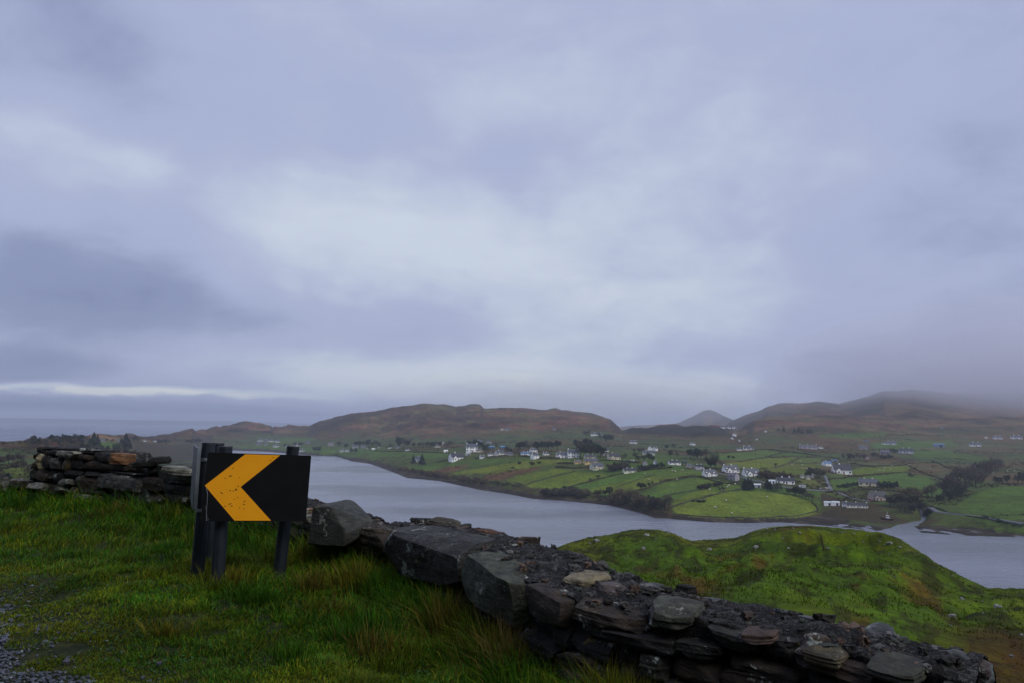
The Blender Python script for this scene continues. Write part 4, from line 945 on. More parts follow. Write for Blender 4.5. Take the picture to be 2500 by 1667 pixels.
col = lerp(np.broadcast_to(cg, (len(X), 3)).copy(), cy2, sm(p1 + near_road * .26, .50, .70) * .75); col = lerp(col, cd, sm(p2, .5, .66) * .6); col = lerp(col, cb, sm(p3 + R.uniform(-.12, .12, len(X)), .58, .68) * .6)
rr1 = R.uniform(0, 1, len(X)); col[rr1 < .06] = cb * 1.2; col[(rr1 > .06) & (rr1 < .16)] = cy2; col[(rr1 > .16) & (rr1 < .30)] = cbl
col = col * R.uniform(.35, 1.65, (len(X), 1)) * (.35 + 1.4 * (fbm(X / .6 + 60, Y / .6, 3) + .5))[:, None]
lean = np.stack([R.normal(.18, .38, len(X)) + (p1 - .5) * 1.2, R.normal(-.05, .38, len(X)) + (p2 - .5)], 1)
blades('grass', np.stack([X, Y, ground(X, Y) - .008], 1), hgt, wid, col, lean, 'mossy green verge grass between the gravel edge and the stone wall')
# long tufts: (x, distance in front of the wall, height, count, spread, colour mix)
TP, TH_, TC, TLn = [], [], [], []
def tuft(cx, cy_, h, n_, sp_, c):
    r_ = np.abs(R.normal(0, sp_, n_)); a = R.uniform(0, 2 * math.pi, n_); x = cx + r_ * np.cos(a); y = cy_ + r_ * np.sin(a) * .7
    TP.append(np.stack([x, y, ground(x, y) - .01], 1)); TH_.append(h * R.uniform(.45, 1.1, n_)); base = {'y': (.21, .20, .02), 'g': (.05, .15, .008), 'b': (.17, .14, .025), 'm': (.11, .16, .010), 's': (.24, .18, .06)}[c]
    TC.append(np.array(base)[None] * R.uniform(.5, 1.4, (n_, 1)) * R.uniform(.85, 1.15, (n_, 3))); TLn.append(np.stack([(x - cx) / (sp_ * 3) + R.normal(.05, .15, n_), (y - cy_) / (sp_ * 3) + R.normal(0, .15, n_)], 1))
for x, off, h, n_, sp_, c in ((812, .25, .34, 220, .10, 'y'), (838, .22, .30, 180, .10, 'm'), (790, .5, .30, 160, .12, 'm'), (930, .25, .30, 260, .14, 'b'), (955, .30, .34, 260, .13, 'y'), (990, .2, .30, 200, .13, 'g'), (1030, .25, .26, 200, .14, 'g'), (905, .55, .26, 200, .15, 'b'),
                              (1085, .15, .28, 180, .12, 'g'), (1130, .15, .30, 240, .12, 'm'), (1165, .18, .36, 280, .10, 'b'), (1200, .14, .34, 200, .10, 'm'), (1255, .12, .36, 230, .08, 'b'), (1285, .10, .34, 240, .07, 's'), (1310, .08, .30, 140, .07, 'b'), (1350, .20, .26, 150, .09, 'g'), (1400, .25, .24, 150, .09, 'm'),
                              (1470, .12, .33, 200, .08, 'm'), (1520, .10, .36, 240, .06, 'y'), (1560, .12, .32, 220, .07, 'm'), (1600, .14, .32, 200, .08, 'y'), (1640, .16, .26, 140, .07, 'm'), (1100, .6, .22, 240, .16, 'g'), (1180, .7, .22, 240, .16, 'b'), (1010, .8, .2, 220, .16, 'm'),
                              (700, .35, .30, 180, .15, 'g'), (640, .4, .3, 200, .18, 'g'), (590, .5, .28, 200, .18, 'm'), (740, .3, .28, 180, .14, 'g'), (520, .7, .26, 160, .2, 'g'), (330, .3, .26, 260, .25, 'b'), (260, .25, .24, 220, .25, 'g'), (400, .4, .24, 220, .25, 'g'), (180, .3, .2, 200, .3, 'g'), (80, .3, .2, 200, .3, 'g')):
    Xw, Yw, tx, ty = wall_at(S_of(x)); nx_, ny_ = (-ty, tx)
    if ny_ < 0: nx_, ny_ = -nx_, -ny_
    tuft(Xw - nx_ * off, Yw - ny_ * off, h, n_, sp_, c)
for x, y, h, n_, sp_, c in ((565, 1440, .20, 260, .16, 'y'), (520, 1455, .18, 200, .14, 'm'), (600, 1470, .18, 220, .14, 'g'), (720, 1600, .16, 220, .13, 'g'), (860, 1560, .18, 240, .13, 'g'), (560, 1400, .22, 160, .12, 'm'), (475, 1395, .12, 200, .12, 'y'), (670, 1370, .24, 160, .12, 'g'), (700, 1385, .26, 120, .08, 'm'), (820, 1500, .18, 200, .14, 'b'), (930, 1620, .16, 200, .12, 'm'), (420, 1340, .16, 180, .2, 'g'), (1010, 1590, .18, 180, .12, 'm'), (640, 1480, .2, 160, .13, 'g'), (410, 1545, .14, 140, .08, 'y')):
    p = on_level(x, y, EYE - 1.38); tuft(p[0], p[1], h, n_, sp_, c)
TP = np.concatenate(TP); TH_ = np.concatenate(TH_); TC = np.concatenate(TC); TLn = np.concatenate(TLn)
ok = (np.interp(TP[:, 0], fX, fY) - TP[:, 1]) > .0; TP, TH_, TC, TLn = TP[ok], TH_[ok], TC[ok], TLn[ok]
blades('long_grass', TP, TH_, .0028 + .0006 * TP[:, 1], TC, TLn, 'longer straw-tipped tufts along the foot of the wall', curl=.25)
# small leaves of clover, dock and moss near the gravel
n = 9000; X = R.uniform(-5.5, -.2, n); Y = R.uniform(3.4, 6.6, n); e = (X - ra[0]) * rn[0] + (Y - ra[1]) * rn[1]; pt = fbm(X / .3 + 30, Y / .3, 3) + .5
k = (e < .02) & (e > -1.6) & (pt > .50); X, Y = X[k], Y[k]; n = len(X); a = R.uniform(0, 6.28, n); s_ = R.uniform(.006, .016, n); zz = ground(X, Y) + R.uniform(.005, .03, n); ti = R.uniform(-.5, .5, n)
V = np.zeros((n, 4, 3))
for i, (du, dv) in enumerate(((-1, 0), (0, -.55), (1, 0), (0, .55))):
    V[:, i, 0] = X + s_ * (du * np.cos(a) - dv * np.sin(a)); V[:, i, 1] = Y + s_ * (du * np.sin(a) + dv * np.cos(a)); V[:, i, 2] = zz + s_ * du * ti
cc = np.array([.035, .085, .030])[None] * R.uniform(.5, 1.7, (n, 1)); obj('leafy_weeds', mesh_np('leafy_weeds', V.reshape(-1, 3), np.arange(4 * n).reshape(n, 4), np.repeat(cc, 4, 0), False, M_blade), label='tiny broad leaves in the moss beside the gravel', kind='stuff')
# gravel
n = 16000; u_ = R.uniform(-1.2, 3.4, n); v_ = R.uniform(-.45, .8, n); X = ra[0] + rd[0] * u_ + rn[0] * v_; Y = ra[1] + rd[1] * u_ + rn[1] * v_; pt = fbm(X / .22, Y / .22, 3) + .5
k = (v_ + (pt - .5) * .9 > -.06) | (R.uniform(0, 1, n) < .05); X, Y = X[k], Y[k]; n = len(X)
ico = []; ph = (1 + 5 ** .5) / 2
for a in (-1, 1):
    for b in (-ph, ph): ico += [(0, a, b), (a, b, 0), (b, 0, a)]
import bmesh
bm = bmesh.new(); bmesh.ops.create_icosphere(bm, subdivisions=1, radius=1); IV = np.array([v.co[:] for v in bm.verts]); IF = np.array([[v.index for v in f.verts] for f in bm.faces]); bm.free()
sz_ = R.lognormal(math.log(.0085), .35, n); jit = R.uniform(.65, 1.25, (n, len(IV), 3)); sc2 = R.uniform(.7, 1.4, (n, 1, 3)) * np.array([1, 1, .7]); V = IV[None] * jit * sc2 * sz_[:, None, None]
V += np.stack([X, Y, ground(X, Y) + sz_ * R.uniform(.1, .7, n)], 1)[:, None]
cc = np.array([.030, .036, .048])[None] * R.lognormal(0, .45, (n, 1)) * R.uniform(.9, 1.12, (n, 3)); cc[R.uniform(0, 1, n) < .06] *= np.array([2.0, 2.0, 2.0])
t = NT('wet_gravel'); M_gravel = t.fin(attr(t), .38, .5)
obj('gravel', mesh_np('gravel', V.reshape(-1, 3), (np.arange(n)[:, None, None] * len(IV) + IF[None]).reshape(-1, 3), np.repeat(cc, len(IV), 0), False, M_gravel), label='dark wet gravel of the road edge at the lower left', kind='stuff')
# dry stalk in the grass
mb = MB(); p0 = on_level(700, 1394, EYE - 1.34); p1_ = on_depth(772, 1345, p0[1] + .15); pm = (p0 + p1_) / 2 + np.array([0, 0, .02]); mb.tube(p0 - p0, pm - p0, .004, .006, 7); mb.tube(pm - p0, p1_ - p0, .006, .003, 7)
obj('dry_stalk', mb.build('dry_stalk', plain('straw', (.16, .085, .03), .7)), None, 'dry brown stalk slanting up out of the grass right of the sign', 'dead stem', loc=tuple(p0))

# ================================================================== KNOLL DETAIL
n = 16000; az_ = R.uniform(.055, .72, n); r_ = np.exp(R.uniform(math.log(13), math.log(140), n)); X = r_ * np.sin(az_); Y = r_ * np.cos(az_)
zz = H(az_, r_); fi = ((az_ - A0) / (A1 - A0) * (NA - 1)).astype(int); fj = np.clip(np.searchsorted(rs, r_), 0, NRr - 1); okn = isnear[fi, fj]
pt = fbm(X / 3.2, Y / 3.2, 4, .6) + .5; k = okn & (R.uniform(0, 1, n) < np.clip((pt - .38) * 5, .12, 1)); X, Y, zz, r_, pt = X[k], Y[k], zz[k], r_[k], pt[k]; base = Cc[fi[k], fj[k]]
m_ = 4; X = np.repeat(X, m_) + R.normal(0, .14, len(X) * m_); Y = np.repeat(Y, m_) + R.normal(0, .14, len(Y) * m_); zz = np.repeat(zz, m_) - .03; cc = np.repeat(base, m_, 0) * R.uniform(1.2, 2.4, (len(X), 1)); rr1 = R.uniform(0, 1, len(X)); cc[rr1 < .10] = np.array([.10, .075, .015]); rq = np.hypot(X, Y); hh = R.uniform(.06, .20, len(X)) * np.repeat(.5 + pt, m_) * np.clip(.35 + rq / 90, .4, 1)
blades('knoll_grass', np.stack([X, Y, zz], 1), hh, .007 + .0010 * rq, cc, np.stack([R.normal(.2, .4, len(X)), R.normal(0, .7, len(X))], 1), foot=.9, label='tussocky moss-green grass covering the knoll below the wall')
KR = [(1456, 1322, 30, 'grey outcrop on the left shoulder of the knoll, nearest the wall'), (1440, 1327, 14, None), (1579, 1307, 26, 'dark speckled outcrop below the knoll\'s left hump'), (1629, 1300, 26, 'brown-and-white outcrop at the right end of the left hump'), (1601, 1314, 8, None), (1571, 1340, 22, 'mottled outcrop midway down the left side of the knoll'),
      (1521, 1357, 9, None), (1533, 1356, 7, None), (1731, 1342, 22, 'slanting grey slab in the dip between the two humps'), (1823, 1326, 13, 'pale rock pair on the left flank of the main hump'), (1846, 1338, 26, 'large dark outcrop flecked white on the main hump\'s left flank'), (1872, 1292, 14, 'white-topped rock at the upper left brow of the main hump'), (1892, 1292, 9, None), (1937, 1289, 9, None),
      (1952, 1301, 13, 'round pale boulder just under the brow of the main hump'), (1973, 1293, 6, None), (1911, 1314, 11, 'thin upright pale slab left of the grassy hollow'), (1926, 1338, 12, 'grey stone on the little path left of the hollow'), (1934, 1346, 6, None), (1875, 1365, 6, None), (1962, 1371, 7, None), (1659, 1354, 5, None),
      (2056, 1299, 9, None), (2085, 1302, 9, None), (2147, 1321, 9, None), (2172, 1328, 22, 'big rough grey rock on the right shoulder of the knoll'), (2198, 1336, 12, 'pale rock just right of the big shoulder rock'), (2181, 1342, 6, None), (2190, 1343, 5, None), (2221, 1344, 6, None), (2216, 1336, 6, None), (2170, 1352, 7, None), (2142, 1362, 5, None), (2195, 1361, 6, None), (2108, 1322, 8, None),
      (2022, 1339, 13, 'flat grey stone beside the leaning stake in the hollow'), (2172, 1384, 6, None), (2198, 1389, 5, None), (2090, 1394, 5, None), (2186, 1407, 7, None), (2048, 1436, 12, 'small dark rock low on the middle of the knoll'), (2030, 1477, 13, 'white-flecked rock close behind the wall top'), (2348, 1462, 18, 'grey-white rock on the right slope above the others'), (2400, 1468, 8, None), (2436, 1483, 28, 'broad dark rock near the right edge of the knoll'),
      (2457, 1492, 8, None), (2325, 1406, 7, None), (2254, 1487, 6, None), (2269, 1492, 8, None), (2325, 1507, 30, 'tall blocky rock on the lower right of the knoll'), (2320, 1529, 16, 'smaller white rock just under the tall blocky rock'), (2099, 1505, 8, None), (2400, 1496, 9, None), (2470, 1602, 18, 'pale flat stone in the brown growth beyond the wall end'), (2451, 1626, 15, 'lowest small pale stone beyond the wall end'), (2494, 1551, 15, 'thin pale slab at the right edge of the view'), (2160, 1330, 8, None), (2245, 1352, 6, None), (2262, 1362, 6, None), (2118, 1307, 6, None), (2000, 1298, 6, None)]
KM = [rock_mesh('knoll_rock', 1, .8, .62, 900 + i, 7, .5, 7, .16, .10, M_rockfar) for i in range(5)]
NTH = ['first', 'second', 'third', 'fourth', 'fifth', 'sixth', 'seventh', 'eighth', 'ninth', 'tenth', 'eleventh', 'twelfth', 'thirteenth', 'fourteenth']
def knoll_zone(x, y):
    if x < 1700: return 'on the left hump of the knoll'
    if x < 1990 and y < 1320: return 'along the brow of the main hump'
    if x < 2000: return 'on the flank left of the hollow'
    if y < 1332: return 'on the brow right of the hollow'
    if y < 1366: return 'on the right shoulder by the big rock'
    if y < 1440: return 'across the middle of the knoll'
    return 'on the lower right slope of the knoll'
def knoll_label(i):
    zn = knoll_zone(KR[i][0], KR[i][1]); same = sorted((k[0], k[1]) for k in KR if k[3] is None and knoll_zone(k[0], k[1]) == zn)
    return f'small pale stone, {NTH[same.index((KR[i][0], KR[i][1]))]} from the left {zn}'
for i, (x, y, w_, lb) in enumerate(KR):
    p = hit(x, y, 8, 160); s_ = w_ / F * math.hypot(p[0], p[1]) * .55
    o = obj('knoll_rock', KM[i % 5], None, lb or knoll_label(i), 'rock', 'rocks scattered over the knoll', None, (p[0], p[1], p[2] + s_ * .08), (.19, .195, .19) if i % 3 else (.09, .09, .085), (random.uniform(-.2, .2), random.uniform(-.2, .2), random.uniform(0, 6)), s_)
p = hit(2013, 1343, 8, 160); q = p + np.array([-.25, 0, 1.25]); mb = MB(); mb.tube((0, 0, -.3), q - p, .07, .05, 7); obj('wooden_stake', mb.build('wooden_stake', M_wood), None, 'dark leaning wooden stake in the hollow of the knoll', 'stake', loc=tuple(p))
# ================================================================== FAR SHORE: HOUSES
def gable_mesh(L_, W2, hw, hr, mat):      # walls with gables, ridge along x
    a, b = L_ / 2, W2 / 2; mb = MB()
    v = [(-a, -b, -1.5), (a, -b, -1.5), (a, b, -1.5), (-a, b, -1.5), (-a, -b, hw), (a, -b, hw), (a, b, hw), (-a, b, hw), (-a, 0, hw + hr), (a, 0, hw + hr)]
    mb.add(v, [(0, 1, 5, 4), (2, 3, 7, 6), (1, 2, 6, 9, 5), (3, 0, 4, 8, 7)]); return mb.build('wall', mat)
def roof_mb(L_, W2, hw, hr, oh=.35, th=.22):
    a, b = L_ / 2 + .12, W2 / 2 + oh; k = hr / (W2 / 2); ze = hw - oh * k; mb = MB()
    for s_ in (-1, 1):
        mb.add([(-a, s_ * b, ze + .05), (a, s_ * b, ze + .05), (a, 0, hw + hr + .05), (-a, 0, hw + hr + .05), (-a, s_ * b, ze + th), (a, s_ * b, ze + th), (a, 0, hw + hr + th), (-a, 0, hw + hr + th)],
               [(0, 1, 2, 3), (4, 7, 6, 5), (0, 4, 5, 1), (0, 3, 7, 4), (1, 5, 6, 2)])
    return mb
def house_proto(kind):
    spec = dict(bungalow=(14, 7.4, 2.7, 2.5), cottage=(12, 6.2, 2.5, 2.4), two_storey=(11, 7.6, 5.3, 2.7), dormer=(14.5, 8.6, 2.9, 4.2), gabled=(13, 9, 3.4, 3.9), shed=(12, 7, 3.2, 1.3), tiny=(10, 6, 2.6, 2.3), long=(22, 7, 2.7, 2.5))[kind]
    L_, W2, hw, hr = spec; root = empty('house', (0, 0, 0)); root['k'] = kind
    wl_ = obj('wall', gable_mesh(L_, W2, hw, hr, M_render), root); rf_ = obj('roof', roof_mb(L_, W2, hw, hr).build('roof', M_slate), root)
    if kind not in ('shed',):
        cm = MB().box(-.45, .45, -.35, .35, hw + hr - .5, hw + hr + 1.15).build('chimney', M_render)
        xs = dict(bungalow=(-2.6, 3.2), cottage=(-L_ / 2 + .5, 1.2), two_storey=(-L_ / 2 + .5, L_ / 2 - .5), dormer=(-L_ / 2 + .5, .9), gabled=(-1.5,), tiny=(1.0,), long=(-L_ / 2 + .6, -1, L_ / 2 - .6))[kind]
        for x in xs: obj('chimney', cm, rf_, loc=(x, 0, 0))
    if kind == 'tiny':
        wm = MB().box(-.6, .6, -W2 / 2 - .03, -W2 / 2 + .05, .9, 2.0).build('window', M_glass)
        for x in (-2.8, 2.6): obj('window', wm, root, loc=(x, 0, 0))
    elif kind == 'shed':
        obj('door', MB().box(-1.6, 1.6, -W2 / 2 - .04, -W2 / 2 + .05, 0, 2.7).build('door', plain('dark_shed_door', (.03, .03, .03), .8)), root, loc=(2.2, 0, 0))
    else:
        wm = MB().box(-.65, .65, -W2 / 2 - .03, -W2 / 2 + .05, .9, 2.15).build('window', M_glass); gm_ = MB().box(L_ / 2 - .05, L_ / 2 + .03, -.55, .55, 0, 1.2).build('window', M_glass); fm = MB().box(-.85, .85, -W2 / 2 - .05, -W2 / 2 - .031, .78, .9).build('sill', M_render)
        n_ = 4 if L_ < 20 else 7
        for f_ in range(2 if kind == 'two_storey' else 1):
            for i in range(n_):
                x = -L_ / 2 + L_ * (i + .5) / n_ + (.3 if i % 2 else -.3)
                if not (f_ == 0 and i == n_ // 2):
                    w0 = obj('window', wm, root, loc=(x, 0, f_ * 2.6)); obj('sill', fm, w0, loc=(0, 0, 0))
        obj('door', MB().box(-.5, .5, -W2 / 2 - .04, -W2 / 2 + .05, 0, 2.1).build('door', plain('dark_red_door', (.11, .02, .018), .5)), root, loc=(.7, 0, 0))
        for y in ((-1.6, 1.6) if kind in ('dormer', 'gabled') else (0,)): obj('window', gm_, root, loc=(0, y, .9))
        if kind in ('dormer', 'gabled', 'two_storey'): obj('window', gm_, root, loc=(0, 0, 3.7))
    if kind in ('dormer', 'gabled'):      # projecting porch gable with its own roof
        pw = 3.6; me = MB().add([(-pw / 2, 0, -1.5), (pw / 2, 0, -1.5), (pw / 2, 0, 2.7), (0, 0, 4.7), (-pw / 2, 0, 2.7), (-pw / 2, 4, -1.5), (pw / 2, 4, -1.5), (pw / 2, 4, 2.7), (0, 4, 4.7), (-pw / 2, 4, 2.7)], [(0, 1, 2, 3, 4), (1, 6, 7, 2), (5, 0, 4, 9)]).build('porch', M_render)
        po = obj('porch', me, root, loc=(-3.0, -W2 / 2 - 1.1, 0))
        mb = MB()
        for s_ in (-1, 1): mb.add([(s_ * (pw / 2 + .25), -.15, 2.5), (s_ * (pw / 2 + .25), 4.6, 2.5), (0, 4.6, 4.9), (0, -.15, 4.9), (s_ * (pw / 2 + .25), -.15, 2.66), (s_ * (pw / 2 + .25), 4.6, 2.66), (0, 4.6, 5.06), (0, -.15, 5.06)], [(0, 1, 2, 3), (4, 7, 6, 5), (0, 3, 7, 4), (0, 4, 5, 1)])
        obj('porch_roof', mb.build('porch_roof', M_slate), po); obj('porch_window', MB().box(-.6, .6, -.03, .05, .9, 2.1).build('porch_window', M_glass), po)
    if kind == 'dormer':
        for x in (-5.2, 3.6):
            d_ = obj('dormer', MB().add([(-.9, 0, 0), (.9, 0, 0), (.9, 0, 1.2), (0, 0, 2.0), (-.9, 0, 1.2), (-.9, 2.4, 1.2), (.9, 2.4, 1.2), (0, 2.4, 2.0), (-.9, 1.2, 0), (.9, 1.2, 0)], [(0, 1, 2, 3, 4), (1, 9, 6, 2), (8, 0, 4, 5)]).build('dormer', M_render), root, loc=(x, -W2 / 2 + .5, hw + .25))
            obj('dormer_roof', MB().add([(-1.1, -.15, 1.1), (0, -.15, 2.12), (0, 2.6, 2.12), (-1.1, 2.6, 1.1), (1.1, -.15, 1.1), (1.1, 2.6, 1.1)], [(0, 1, 2, 3), (1, 4, 5, 2)]).build('dormer_roof', M_slate), d_)
    return root, spec
PROTO = {}; USED = set()
WH = (.90, .90, .88); CR = (.62, .58, .42); YL = (.60, .46, .20); GR = (.34, .34, .36); PK = (.45, .36, .36); SL = (.055, .065, .085); SD = (.022, .024, .032); BLU = (.07, .14, .26); SLP = (.095, .085, .11)
def house(x, y, wpx, kind, wc, rc_, yaw, label, cat='house', name='house'):
    if kind not in PROTO: PROTO[kind] = house_proto(kind)
    root, spec = PROTO[kind]
    if kind in USED: o = copy_tree(root)
    else: o = root; USED.add(kind)
    o.name = name; p = hit(x, y, 250); a = math.atan2(p[0], p[1]); d_ = p[1]
    app = spec[0] * abs(math.cos(math.radians(yaw))) + spec[1] * abs(math.sin(math.radians(yaw)))
    s_ = min(1.5, max(.35, wpx / F * d_ / app)); sz = min(max(s_, .72), 1.2)
    o.location = (p[0], p[1] + spec[1] * .5 * s_, p[2] + .1); o.scale = (s_, s_, sz if s_ < .72 else s_); o.rotation_euler = (0, 0, math.radians(yaw) - a)
    o['label'] = label; o['category'] = cat; o['group'] = 'houses and sheds on the far shore'
    def paint(q):
        n_ = q.name.split('.')[0]
        if n_ in ('wall', 'chimney', 'porch', 'dormer', 'sill'): q.color = (*wc, 1)
        elif 'roof' in n_: q.color = (*rc_, 1)
        for r_ in q.children: paint(r_)
    paint(o); return o
